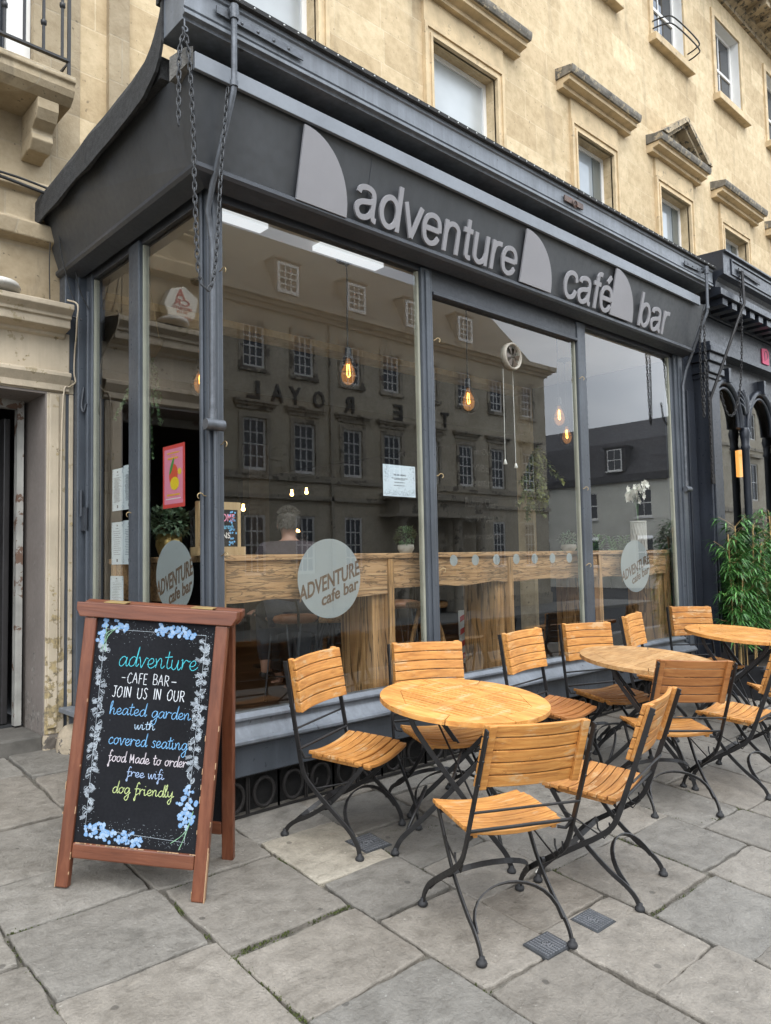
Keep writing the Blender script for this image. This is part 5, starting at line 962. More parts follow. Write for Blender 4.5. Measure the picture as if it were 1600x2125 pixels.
el = lambda cx, cy, rx, ry, a=0, n=24: [(cx+rx*math.cos(2*PI*k/n)*math.cos(a)-ry*math.sin(2*PI*k/n)*math.sin(a), cy+(rx*math.cos(2*PI*k/n)*math.sin(a)+ry*math.sin(2*PI*k/n)*math.cos(a))) for k in range(n)]
flat([(.08,.06),(.92,.06),(.92,.94),(.08,.94)], plain('poster_pink', (.72,.25,.36), .55), 'panel', pf, .0006)
flat(el(.5,.52,.2,.17,.2), plain('mango_red', (.66,.10,.05), .5), 'mango', pf, .0014); flat(el(.43,.66,.16,.045,.9), plain('mango_leaf', (.05,.28,.06), .5), 'leaf', pf, .0022); flat(el(.56,.38,.2,.105,0,11), plain('mango_yellow', (.80,.58,.03), .5), 'mango_cubes', pf, .0022)
flat([(.78+(.10 if k % 2 else .065)*math.cos(2*PI*k/20), .56+(.06 if k % 2 else .04)*math.sin(2*PI*k/20)) for k in range(20)], plain('sun_yellow', (.80,.56,.05), .5), 'sun', pf, .0014)
dashes(po_, pf, [(.86,.22,.78,.022),(.77,.25,.72,.03),(.19,.2,.8,.028),(.82,.42,.58,.012)], plain('poster_gold', (.75,.40,.05), .5), 8, .0012); dashes(po_, pf, [(.135,.16,.84,.014)], plain('poster_white', (.8,.75,.75), .5), 9, .0012)
nf = lambda s, t, d: (1.278+.297*s, .016+d, 1.797+.209*t)
no = paper('notice', nf, 'pale blue WE ARE HIRING notice taped inside the first big pane', 'notice', plain('notice_paper', (.60,.68,.76), .7))
f = MB(); add_text(f, 'WE ARE HIRING!', .32, .70, .66, .715, nf, -.0012, -.0002, .01); q = f.obj('lettering', INK); q.parent = no
dashes(no, nf, [(.57,.26,.76,.02),(.53,.34,.66,.02),(.44,.34,.66,.02),(.34,.32,.66,.02)], INK, 3); f = MB(); r2 = random.Random(5)
for k in range(330):
    s, t = (r2.uniform(.03,.97), abs(r2.gauss(0,.11))+.03) if k < 210 else (r2.choice((1,-1))*abs(r2.gauss(0,.09)), r2.uniform(.45,.97))
    if k >= 210: s = .03+s if s > 0 else .97+s
    if t > .98: continue
    f.prism([(s,t),(s+.012,t+.006),(s+.006,t+.028)], -.0011, -.0002, nf)
q = f.obj('border_print', plain('notice_ink', (.30,.36,.42), .7)); q.parent = no
# round ventilator in the second pane
vt = thing('window_ventilator', 'round plastic ventilator with two pull cords set in the middle pane', 'ventilator', (2.67,.012,2.95))
f = MB(); Mv = Matrix.Rotation(PI/2, 4, 'X'); f.lathe([(.075,-.03),(.105,-.03),(.108,-.01),(.108,.02),(.098,.03),(.09,.02),(.085,-.02),(.075,-.03)], 28, Mv); lp(vt, f, 'rim', M_('old_plastic', (.30,.27,.22), .5, .1, 6, .1, 50))
f = MB(); f.lathe([(.001,-.012),(.086,-.012),(.086,-.02),(.001,-.02)], 24, Mv)
for k in range(6):
    a = k*PI/3; c, s = math.cos(a), math.sin(a); f.add([(c*.015,-.015,s*.015),(c*.08-s*.02,-.022,s*.08+c*.02),(c*.08+s*.03,-.006,s*.08-c*.03)], [(0,1,2)])
lp(vt, f, 'fan_blades', M_('brown_plastic', (.07,.05,.035), .5, .3, 12, .1, 50))
for dx, zz in ((-.07,-.83),(.05,-.85)):
    f = MB(); f.tube([(dx,.03,-.09),(dx*1.1,.03,zz)], .0022, 5); f.lathe([(.001,.02),(.006,.015),(.016,-.02),(.001,-.022)], 8, Matrix.Translation((dx*1.1,.03,zz))); lp(vt, f, 'pull_cord', WHITE)
# ------------------------------------------------------------------ plants and ornaments on the bar
def leaf(f, p, d, up, l, wd, bend=.3):
    p, d = Vector(p), Vector(d).normalized(); s = d.cross(Vector(up)).normalized() if abs(d.dot(Vector(up))) < .98 else Vector((1,0,0)); n = s.cross(d)
    a = p; b = p+d*l*.45+s*wd/2+n*.04*l; c = p+d*l*.45-s*wd/2+n*.04*l; e = p+d*l-n*bend*l; m = p+d*l*.5+n*.0
    f.add([a, b, e, c, m], [(0,4,1),(1,4,2),(2,4,3),(3,4,0)])
def bush(f, c, rx, ry, rz, n, l, wd, r=rnd):
    for _ in range(n):
        v = Vector((r.gauss(0,1), r.gauss(0,1), r.gauss(0,1))).normalized(); q = r.uniform(.55,1); p = Vector((c[0]+v.x*rx*q, c[1]+v.y*ry*q, c[2]+v.z*rz*q))
        leaf(f, p, v+Vector((r.uniform(-.6,.6), r.uniform(-.6,.6), r.uniform(-.2,.7))), (0.1,0.2,1), l*r.uniform(.7,1.3), wd)
def pot_plant(x, y, lab, leafmat, potm, pr, ph, br, n, l, wd, zf=1.0):
    t = thing('potted_plant', lab, 'potted plant', (x, y, 1.4255), 'small potted plants on the window bar'); f = MB(); f.lathe([(pr*.7,0),(pr,ph*.5),(pr*.95,ph),(pr*.85,ph),(pr*.8,ph*.9),(.001,ph*.88)], 18); lp(t, f, 'pot', potm)
    f = MB(); bush(f, (0,0,ph+br*zf*.75), br, br, br*zf, n, l, wd); lp(t, f, 'foliage', leafmat); return t
CONC = M_('pale_concrete_pot', (.38,.35,.30), .8, .15, 9, .2, 60)
pot_plant(1.73,.28,'clipped green ball plant in a pale round pot left of the first mullion', SHRUB, CONC, .06, .06, .075, 420, .022, .012)
pot_plant(3.77,.28,'grey green sprigs in a small pale bowl right of the round decals', PALEG, CONC, .07, .06, .085, 300, .03, .012, .7)
pot_plant(.26,.98,'leafy eucalyptus in a brass pot inside the side window', PALEG, BRASS, .085, .15, .15, 420, .04, .026, .65)
ln = thing('lantern', 'black pierced metal lantern standing on the bar by the corner post', 'lantern', (.29,.52,1.4255))
f = MB(); f.lathe([(.11,0),(.115,.02),(.115,.05),(.105,.055),(.10,.055)], 24); f.lathe([(.105,.24),(.118,.25),(.118,.27),(.10,.28),(.085,.30),(.06,.33),(.03,.35),(.02,.37),(.02,.385),(.001,.39)], 24); lp(ln, f, 'cap_and_base', IRON)
f = MB()
for k in range(20):
    for s in (1,-1): f.tube([(.107*math.cos(2*PI*k/20+s*q*.11), .107*math.sin(2*PI*k/20+s*q*.11), .05+q*.195/6) for q in range(7)], .0045, 4)
for z in (.06,.24): f.tube([(.107*math.cos(2*PI*k/24), .107*math.sin(2*PI*k/24), z) for k in range(24)], .006, 5, True)
lp(ln, f, 'lattice', IRON); f = MB(); f.lathe([(.09,.05),(.09,.25)], 20); lp(ln, f, 'liner', plain('lantern_dark', (.012,.011,.010), .8)); f = MB(); f.tube([(.0+.03*math.cos(k*PI/8), 0, .385+.04*math.sin(k*PI/8)) for k in range(9)], .004, 5); lp(ln, f, 'ring', IRON)
# little welcome chalkboard
wb = thing('tabletop_chalkboard', 'small framed WELCOME chalkboard with pink letters standing on the bar', 'chalkboard', (.25,.34,1.4255))
f = MB(); f.box(-.12,.12,-.015,.015,.05,.28); lp(wb, f, 'board', CHALKB); f = MB(); f.box(-.14,.14,-.02,.02,.27,.315); f.box(-.14,-.12,-.02,.02,.04,.27); f.box(.12,.14,-.02,.02,.04,.27); f.box(-.16,.16,-.04,.04,0,.05); lp(wb, f, 'frame', wood('pale_pine', ((.30,.19,.09),(.42,.29,.15),(.52,.38,.22)), (20,20,3)))
wfn = lambda u, v, d: (u, -.0155-d, v)
for b_, u0, u1, v0, v1, c in (('WELCOME',-.10,.10,.20,.245,(.80,.28,.42)),('shared',-.01,.085,.155,.185,(.14,.45,.68)),('PLANS',-.06,.07,.10,.135,(.72,.66,.62))):
    f = MB(); add_text(f, b_, u0, u1, v0, v1, wfn, 0, .001, .012); lp(wb, f, 'lettering', plain('chalk_w'+b_[0], c, .8))
f = MB()
for k in range(34): u, v = .06+rnd.uniform(0,.055), .06+rnd.random()*.2; f.prism(el(u,v,.006,.006,0,7), 0, .001, wfn)
lp(wb, f, 'flower_drawing', plain('chalk_blue2', (.15,.42,.75), .8))
# orchid in a white lattice vase
ov = thing('orchid_vase', 'white orchid sprays in a white lattice vase at the right end of the bar', 'flower vase', (4.98,.26,1.4255))
f = MB()
for k in range(16):
    for s in (1,-1): f.tube([(.075*math.cos(2*PI*k/16+s*q*.13), .075*math.sin(2*PI*k/16+s*q*.13), .01+q*.27/7) for q in range(8)], .004, 4)
for z in (.008,.285): f.tube([(.076*math.cos(2*PI*k/20), .076*math.sin(2*PI*k/20), z) for k in range(20)], .007, 5, True)
f.lathe([(.05,0.002),(.066,.004),(.066,.27)], 16); lp(ov, f, 'vase', M_('vase_white', (.50,.49,.46), .6, .06, 8, .1, 50))
f = MB(); g = MB()
for k in range(5):
    a = PI+.5*(k-2); P = smooth_pts([(0,0,.25),(.02*math.cos(a),.02*math.sin(a),.45),(.12*math.cos(a),.1*math.sin(a)-.03,.56+.02*k),(.30*math.cos(a)+.02*k,.12*math.sin(a)-.05,.50+.03*k)], 6); g.tube(P, .003, 4)
    for q in range(9):
        p = Vector(P[min(len(P)-1, 8+q)])+Vector((rnd.uniform(-.04,.04), rnd.uniform(-.04,.04), rnd.uniform(-.03,.03)))
        for e in range(5): a2 = 2*PI*e/5+q; leaf(f, p, (math.cos(a2), -.5, math.sin(a2)), (0,-1,.2), .042, .03, .1)
lp(ov, g, 'stems', SHRUB); lp(ov, f, 'blossom', M_('orchid_white', (.78,.75,.68), .6, .06, 20, 0))
# low palms behind the bar, trailing plants
def trail(name, lab, x, y, z, n, drop, spread, mat, l, wd, seed):
    t = thing(name, lab, 'trailing plant', (x, y, z)); f = MB(); g = MB(); r = random.Random(seed)
    for k in range(n):
        px, py = r.gauss(0, spread), r.gauss(0, spread*.5); d = drop*r.uniform(.35,1); P = [(px*q/6*1.0, py*q/6, -d*(q/6)**1.1+.03*math.sin(q+k)) for q in range(7)]; g.tube(P, .0015, 3); Q = smooth_pts(P, 8)
        for p in Q[4:]:
            for _ in range(2): leaf(f, p, (r.uniform(-1,1), r.uniform(-1,1), r.uniform(-1,.3)), (0,0,1), l*r.uniform(.7,1.3), wd)
    lp(t, g, 'stems', SHRUB); lp(t, f, 'foliage', mat); return t
t_ = trail('hanging_plant', 'string of small green leaves hanging from cords behind the side window', .24,1.26,2.92,26,.8,.07,SHRUB,.026,.022,3)
f = MB(); f.lathe([(.001,-.12),(.06,-.11),(.10,-.04),(.11,0),(.10,0),(.09,-.03),(.001,-.05)], 16); lp(t_, f, 'basket', M_('hanging_pot', (.09,.07,.05), .8, .2, 10, .2, 60)); f = MB()
for k in range(3): a = k*2.1; f.tube([(.1*math.cos(a),.1*math.sin(a),0),(0,0,.48)], .002, 4)
lp(t_, f, 'cord', plain('jute', (.36,.26,.12), .8))
trail('ivy', 'yellow green ivy trailing beside the second mullion', 4.15,.85,2.45,11,.75,.26,IVYL,.055,.04,9)
def palm(x, y, z, lab, n, l, seed):
    t = thing('potted_palm', lab, 'potted palm', (x, y, z)); r = random.Random(seed); f = MB()
    for k in range(n):
        a = r.uniform(0, 6.3); e = r.uniform(.3,1.3); d = Vector((math.cos(a)*math.cos(e), math.sin(a)*math.cos(e), math.sin(e))); 
        for q in range(7): p = d*l*(.3+.1*q); b = Vector((-math.sin(a), math.cos(a), .1)); [leaf(f, p, d*.8+b*s*.8, (0,0,1), .13, .02) for s in (1,-1)]
    lp(t, f, 'foliage', BAMB); f = MB(); f.lathe([(.08,-.25),(.11,0),(.10,0),(.001,-.02)], 14); lp(t, f, 'pot', IRON)
palm(4.75,.7,1.30,'dark palm fronds behind the bar left of the orchid vase',22,.3,4); palm(5.15,.6,1.28,'dark palm fronds behind the bar at its right end',22,.3,5)
# ------------------------------------------------------------------ stools inside
LEATH = M_('tan_leather', (.24,.105,.05), .45, .15, 8, .15, 90)
def hair_stool(x, y, a, lab):
    t = thing('bar_stool', lab, 'bar stool', M=Matrix.Translation((x,y,.38)) @ Matrix.Rotation(math.radians(a), 4, 'Z'), group='bar stools inside the café'); f = MB()
    f.lathe([(.001,.56),(.14,.56),(.185,.57),(.20,.595),(.19,.62),(.14,.632),(.001,.63)], 24); lp(t, f, 'seat', LEATH)
    for k in range(4):
        b = PI/4+k*PI/2; c, s = math.cos(b), math.sin(b); f = MB(); n = Vector((-s, c, 0)); P = [Vector((c*.15,s*.15,.575))+n*.05, Vector((c*.2,s*.2,.1))+n*.012, Vector((c*.205,s*.205,.01)), Vector((c*.2,s*.2,.1))-n*.012, Vector((c*.15,s*.15,.575))-n*.05]; f.tube(P, .0065, 6); lp(t, f, 'leg', STEEL)
    f = MB(); f.tube([(.186*math.cos(q*PI/10), .186*math.sin(q*PI/10), .2) for q in range(20)], .006, 5, True); f.bar([(-.16,-.203,.54),(-.16,-.207,.66),(-.16,-.15,.8)], .02, .006, (1,0,0)); f.bar([(.16,-.203,.54),(.16,-.207,.66),(.16,-.15,.8)], .02, .006, (1,0,0)); lp(t, f, 'foot_ring', IRON)
hair_stool(1.20,.92,10,'tan leather hairpin stool under the seated man'); hair_stool(1.75,1.1,40,'tan leather hairpin stool behind the first upright'); hair_stool(2.75,1.45,-20,'tan leather hairpin stool deeper inside behind the middle pane')
def wood_stool(x, y, a, lab, h=.66, dark=False):
    t = thing('bar_stool', lab, 'bar stool', M=Matrix.Translation((x,y,.38)) @ Matrix.Rotation(math.radians(a), 4, 'Z'), group='bar stools inside the café'); f = MB(); f.lathe([(.001,h-.04),(.16,h-.04),(.17,h-.02),(.165,h),(.001,h+.004)], 24); lp(t, f, 'seat', SLEEPER)
    for k in range(4):
        b = PI/4+k*PI/2; c, s = math.cos(b), math.sin(b); f = MB(); f.tube([(c*.06,s*.06,h-.04),(c*.12,s*.12,h*.62),(c*.22,s*.22,0)], [.016,.02,.015], 8); lp(t, f, 'leg', IRON if dark else SLEEPV)
    f = MB(); f.tube([(.165*math.cos(q*PI/10), .165*math.sin(q*PI/10), h*.34) for q in range(20)], .006, 5, True); f.tube([(0,0,h-.05),(0,0,h*.5)], .02, 8); lp(t, f, 'foot_ring', IRON)
wood_stool(2.28,.62,20,'pale wooden four legged stool just right of the first mullion'); wood_stool(3.12,.68,50,'pale wooden stool between the third upright and the second mullion'); wood_stool(3.45,.95,10,'dark metal legged stool left of the second mullion',.72,True); wood_stool(1.45,.78,5,'dark metal legged stool behind the frosted oval in the first pane',.6,True)
ap = thing('floor_sign', 'red and white striped panel on the floor behind the second mullion', 'floor sign', (3.55,1.3,.38)); f = MB(); f.box(-.13,.13,-.01,.01,.0,.5); lp(ap, f, 'panel', plain('panel_wh', (.6,.6,.58), .5)); f = MB()
for k in range(4): z = .03+k*.12; f.prism([(-.13,z),(.13,z+.1),(.13,z+.15),(-.13,z+.05)], -.014, -.0101, lambda u, v, d: (u, d, v))
lp(ap, f, 'stripe', plain('stripe_red', (.5,.06,.05), .5))
# dark tables deeper in the room
for x, y, lab in ((2.2,2.6,'dark square table in the middle of the café room'),(3.9,2.4,'dark square table behind the second mullion')):
    t = thing('cafe_table', lab, 'table', (x,y,.38)); f = MB(); f.box(-.35,.35,-.35,.35,.71,.75); lp(t, f, 'top', SLEEPER, .006); f = MB(); f.tube([(0,0,0.01),(0,0,.71)], .03, 8); f.lathe([(.22,0),(.22,.012),(.04,.03)], 18); lp(t, f, 'pedestal', IRON)
# ------------------------------------------------------------------ people seated inside
def skin(name, J, E, mat, root=None, sub=2):
    me = bpy.data.meshes.new(name); me.from_pydata([j[0] for j in J], E, []); o = bpy.data.objects.new(name, me); COL.objects.link(o); sk = o.modifiers.new('skin', 'SKIN'); sk.use_smooth_shade = True; sb = o.modifiers.new('sub', 'SUBSURF'); sb.levels = sb.render_levels = sub
    for i, j in enumerate(J): r = j[1]; me.skin_vertices[0].data[i].radius = r if isinstance(r, tuple) else (r, r); me.skin_vertices[0].data[i].use_root = (i == 0)
    dg = bpy.context.evaluated_depsgraph_get(); dg.update(); m2 = bpy.data.meshes.new_from_object(o.evaluated_get(dg)); bpy.data.objects.remove(o); m2.name = name; m2.materials.clear(); m2.materials.append(mat); m2.polygons.foreach_set('use_smooth', [True]*len(m2.polygons)); q = bpy.data.objects.new(name, m2); COL.objects.link(q)
    if root: q.parent = root
    return q
SKIN = M_('skin', (.36,.19,.13), .5, .1, 6, .05, 60)
def person(M, lab, shirt, hair, trous, lean=.1, group=None):
    # seated figure, local +y is where it faces, origin on the seat
    t = thing('person', lab, 'person', M=M, group=group)
    J = [((0,0,.06),(.16,.12)),((0,.02,.2),(.15,.10)),((0,.02+lean*.5,.36),(.17,.11)),((0,.0+lean,.50),(.14,.085)),((0,lean+.005,.56),.055),((0,lean+.025,.60),.054),((0,lean+.035,.65),(.068,.088)),((0,lean+.04,.72),(.074,.093)),((0,lean+.035,.775),(.056,.07)),
         ((.17,lean,.49),.062),((.235,lean+.02,.36),.052),((.25,lean+.05,.22),.045),((.2,lean+.22,.16),.038),((.15,lean+.34,.18),.028),((-.17,lean,.49),.062),((-.235,lean+.02,.36),.052),((-.25,lean+.05,.22),.045),((-.2,lean+.22,.16),.038),((-.15,lean+.34,.18),.028),
         ((.1,.02,.04),.095),((.13,.24,.05),.082),((.15,.42,.04),.062),((.15,.40,-.16),.055),((.15,.36,-.36),.042),((.15,.35,-.42),.035),((.15,.44,-.44),.035),((-.1,.02,.04),.095),((-.13,.24,.05),.082),((-.15,.42,.04),.062),((-.15,.40,-.16),.055),((-.15,.36,-.36),.042),((-.15,.35,-.42),.035),((-.15,.44,-.44),.035)]
    E = [(0,1),(1,2),(2,3),(3,4),(4,5),(5,6),(6,7),(7,8),(3,9),(9,10),(10,11),(11,12),(12,13),(3,14),(14,15),(15,16),(16,17),(17,18),(0,19),(19,20),(20,21),(21,22),(22,23),(23,24),(24,25),(0,26),(26,27),(27,28),(28,29),(29,30),(30,31),(31,32)]
    body = skin('body', J, E, SKIN, t); hz = .74
    for s in (-1,1):
        f = MB(); f.lathe([(.001,-.012),(.02,-.008),(.028,.0),(.02,.006),(.001,.004)], 10, Matrix.Translation((s*.078,lean+.03,.685)) @ Matrix.Rotation(s*PI/2, 4, 'Y') @ Matrix.Scale(1.3, 4, (1,0,0))); lp(t, f, 'ear', SKIN)
        h = MB(); 
        for k in range(5): a = (k-2)*.35; h.tube([(s*.15,lean+.34,.18),(s*(.15-.02*k),lean+.39,.17+.004*k),(s*(.14-.022*k),lean+.415,.155)], [.012,.009,.007], 6)
        lp(t, h, 'fingers', SKIN)
    f = MB(); f.lathe([(.012,-.02),(.016,0),(.008,.025)], 8, Matrix.Translation((0,lean+.135,.685)) @ Matrix.Rotation(-.5, 4, 'X')); lp(t, f, 'nose', SKIN)
    f = MB(); [f.lathe([(.001,-.011),(.008,-.008),(.011,0),(.008,.008),(.001,.011)], 8, Matrix.Translation((s*.03,lean+.12,.715))) for s in (-1,1)]; f.tube([(-.022,lean+.128,.65),(0,lean+.132,.648),(.022,lean+.128,.65)], .004, 5); lp(t, f, 'face_features', plain('eye_dark', (.05,.03,.03), .4))
    grow = lambda r, k: tuple(x+k for x in r) if isinstance(r, tuple) else r+k
    sj = [(p, grow(r, .022)) for p, r in J[:5]]+[(p, grow(r, .018)) for p, r in J[9:13]]+[(p, grow(r, .018)) for p, r in J[14:18]]
    skin('shirt', sj, [(0,1),(1,2),(2,3),(3,4),(3,5),(5,6),(6,7),(7,8),(3,9),(9,10),(10,11),(11,12)], shirt, t)
    tj = [(J[0][0], grow(J[0][1], .02))]+[(p, grow(r, .014)) for p, r in J[19:24]]+[(p, grow(r, .014)) for p, r in J[26:31]]
    skin('trousers', tj, [(0,1),(1,2),(2,3),(3,4),(4,5),(0,6),(6,7),(7,8),(8,9),(9,10)], trous, t)
    for s in (-1,1): skin('shoe', [((s*.15,.33,-.44),.045),((s*.15,.42,-.455),(.045,.035)),((s*.15,.50,-.46),(.042,.026))], [(0,1),(1,2)], plain('shoe_black', (.015,.015,.016), .5), t)
    f = MB(); r = random.Random(3); n = 16
    for k in range(2600):
        v = Vector((r.gauss(0,1), r.gauss(0,1), r.gauss(0,1))).normalized()
        if v.y > .35 and v.z < .45 or v.z < -.55: continue
        p = Vector((v.x*.083, lean+.03+v.y*.103, .715+v.z*.094)); d = v*.4+Vector((0,-.1,-.9 if v.z < .5 else .2))+Vector((r.uniform(-.4,.4), r.uniform(-.4,.4), r.uniform(-.3,.3))); leaf(f, p, d, v, .026, .007, .0)
    f.lathe([(.001,.093),(.048,.08),(.075,.033),(.083,-.01),(.076,-.05)], 18, Matrix.Translation((0,lean+.018,.715)) @ Matrix.Scale(1.16, 4, (0,1,0))); lp(t, f, 'hair', hair)
    return t
person(Matrix.Translation((1.20,.95,.97)) @ Matrix.Rotation(math.radians(-28), 4, 'Z'), 'man with short grey hair and a plum brown shirt seen from behind on a stool', M_('plum_shirt', (.045,.032,.036), .8, .2, 8, .2, 80), M_('grey_hair', (.075,.065,.055), .6, .4, 30, .2, 90), M_('dark_jeans', (.02,.022,.03), .8, .2, 20, .2, 90), .04)
person(Matrix.Translation((1.95,1.5,.80)) @ Matrix.Rotation(math.radians(75), 4, 'Z'), 'person in a grey top bending low behind the clipped ball plant', M_('grey_top', (.11,.12,.12), .8, .2, 8, .2, 80), M_('brown_hair', (.03,.018,.012), .6, .4, 30, .2, 90), M_('black_trousers', (.015,.015,.016), .8, .2, 20, .2, 90), .22)
# ------------------------------------------------------------------ neighbouring shopfront
nb = thing('neighbouring_shopfront', 'blue black arched Victorian shopfront with a deep dentilled cornice right of the café', 'shopfront', (8.5,.9,0))
NY = -.06
f = MB(); f.box(5.86,6.14,NY-.06,.25,-.2,3.24); f.box(5.90,6.10,NY-.075,NY-.06,.35,3.1); f.box(5.62,5.86,.03,.3,-.2,3.9); f.box(5.66,5.82,.015,.03,.3,3.1); f.box(5.84,6.16,NY-.09,.25,-.2,.28); wp(nb, f, 'pilaster', NEIGH, .006)
f = MB(); z = 3.24
for dz, o_ in ((.05,.02),(.07,.045),(.05,.03),(.09,.06),(.06,.09),(.05,.075)): f.box(5.86-o_, 6.14+o_, NY-.06-o_, .3, z, z+dz-.002); z += dz
wp(nb, f, 'capital', NEIGH, .006)
f = MB(); f.box(5.82,12,NY-.02,.3,3.615,3.93); f.box(6.24,12,NY-.07,NY+.1,3.562,3.613); wp(nb, f, 'fascia', NEIGH)
f = MB(); X0 = 5.72
def ret(P, dx):
    for (y0, z0), (y1, z1) in zip(P, P[1:]): f.add([(X0+(-.42-y0)*-1*0+dx(y0),y0,z0),(12,y0,z0),(12,y1,z1),(dx(y1),y1,z1)], [(0,1,2,3)])
P = [(.3,3.93),(-.10,3.94),(-.10,4.02),(-.18,4.04),(-.36,4.05),(-.36,4.12),(-.30,4.14),(-.31,4.2),(-.34,4.235),(-.40,4.25),(-.40,4.47),(-.43,4.48),(-.43,4.50),(.3,4.56)]
n = len(P); xs_ = lambda y: 5.76-max(0, (-y-.06))*.12
f.add([(xs_(y),y,z) for y, z in P]+[(12,y,z) for y, z in P], [tuple(range(n)), tuple(range(n,2*n))[::-1]]+[(i,i+n,(i+1)%n+n,(i+1)%n) for i in range(n)])
for k in range(26): x = 5.83+k*.235; f.box(x, x+.12, -.33, -.1, 3.97, 4.043)
f.box(5.9,12,-.412,-.402,4.28,4.30); f.box(5.9,12,-.412,-.402,4.43,4.45); f.box(5.9,5.92,-.412,-.402,4.3,4.43)
wp(nb, f, 'cornice', NEIGH, .003)
# arched window frames
f = MB(); ax = [(6.56,.40),(7.56,.40),(8.56,.40),(9.56,.40)]
for cx, r in ax:
    f.tube([(cx+r*math.cos(PI*k/20), NY+.06, 2.83+r*1.22*math.sin(PI*k/20)) for k in range(21)], .036, 8); f.tube([(cx+(r-.06)*math.cos(PI*k/20), NY+.07, 2.83+(r-.06)*1.22*math.sin(PI*k/20)) for k in range(21)], .02, 6)
    top = [(cx+r*math.cos(PI*k/20), 2.83+r*1.22*math.sin(PI*k/20)) for k in range(21)]
    f.prism([(cx+.5,2.83)]+top[:11]+[(cx,3.56),(cx+.5,3.56)], NY+.07, NY+.12, lambda u, v, d: (u, d, v)); f.prism([(cx-.5,3.56),(cx,3.56)]+top[10:]+[(cx-.5,2.83)], NY+.07, NY+.12, lambda u, v, d: (u, d, v))
for x in (6.16,7.06,8.06,9.06): f.lathe([(.08,.62),(.08,.7),(.052,.74),(.044,.8),(.042,2.58),(.056,2.61),(.044,2.64),(.05,2.72),(.062,2.78),(.045,2.84)], 14, Matrix.Translation((x,NY+.06,0)))
wp(nb, f, 'arched_frame', NEIGH)
f = MB(); r3 = random.Random(2)
for cx in (7.06,8.06,9.06):
    for k in range(9): a = PI/2+(k-4)*.33; P = smooth_pts([(cx,NY+.05,3.0),(cx+.09*math.cos(a),NY+.03,3.05+.12*math.sin(a)),(cx+.17*math.cos(a*1.02),NY+.045,3.06+.22*math.sin(a)),(cx+.17*math.cos(a)+.03,NY+.05,3.04+.2*math.sin(a))], 4); f.tube(P, [.02-.0009*i for i in range(len(P))], 6)
for cx, r in ax: f.box(cx-.03,cx+.03,NY-.01,NY+.07,3.30,3.46)
wp(nb, f, 'carved_foliage', NEIGH)
f = MB(); f.box(6.14,12,NY-.04,.3,-.3,.62); f.box(6.14,12,NY-.09,.3,.62,.68); wp(nb, f, 'stall_riser', NEIGH, .006)
f = MB(); f.box(6.1,12,NY+.125,NY+.131,.66,3.6); wp(nb, f, 'window_pane', GLASS)
f = MB(); f.box(5.66,14.9,5.5,5.6,.3,4); f.box(5.7,14.9,.3,5.6,3.62,3.9); f.box(5.66,14.9,.3,5.6,.3,.35); f.box(12,14.9,.3,.4,.3,3.9); f.box(14.8,14.9,.4,5.5,.3,3.9); f.box(5.58,5.66,.3,5.5,.3,3.9); wp(nb, f, 'interior', plain('shop_dark', (.05,.045,.04), .8))
f = MB(); nfn = lambda u, v, d: (u, NY-.022-d, v)
poly = [(7.46,3.66),(7.46,3.84),(7.60,3.86),(7.66,3.83),(7.66,3.66)]; f.prism(poly, 0, .012, nfn); wp(nb, f, 'sign_emblem', plain('emblem_pink', (.62,.07,.16), .5)); f = MB(); f.tube([nfn(7.57+.045*math.cos(t*.5-1.2), 3.775+.05*math.sin(t*.5-1.2), .014) for t in range(10)]+[nfn(7.53,3.70,.014)], .004, 5); wp(nb, f, 'emblem_line', INK)
f = MB(); add_text(f, 'R', 7.76, 7.89, 3.67, 3.83, nfn, 0, .01, .01); wp(nb, f, 'sign_lettering', plain('letter_white', (.75,.75,.75), .5))
f = MB(); f.tube([(6.11,-.43,4.36),(6.10,-.44,4.0)]+[(6.06,-.42,3.92),(5.80,-.16,2.98),(5.80,-.15,2.15)], .016, 8); f.bar([(6.05,-.415,4.37),(6.62,-.415,4.345)], .03, .01, (0,1,0)); f.tube([(5.80,-.155,2.1),(5.80,-.155,2.2)], .026, 8); wp(nb, f, 'awning_arm', IRON)
chain([(6.11,-.40,4.33),(6.10,-.40,3.7),(6.07,-.37,3.14),(5.98,-.34,2.86),(5.86,-.33,2.80),(5.76,-.33,2.86),(5.70,-.32,3.02)], 'long thin rusty chain looping below the neighbouring awning arm', m=IRON)
chain([(5.60,-.22,3.55),(5.63,-.22,3.2),(5.68,-.2,2.7),(5.70,-.19,2.12)], 'thin dark chain hanging down the neighbouring pilaster', m=IRON)
hl = thing('hanging_lamp', 'tall glowing amber tube lamp inside the arched neighbouring window', 'pendant lamp', (9.19,.9,2.86)); f = MB(); f.lathe([(.001,0),(.085,0),(.085,-.38),(.001,-.38)], 14); lp(hl, f, 'shade', plain('amber_glow', (1.0,.42,.10), .4, 0, .6)); f = MB(); f.tube([(0,0,0),(0,0,.75)], .006, 5); lp(hl, f, 'cord', CORD)
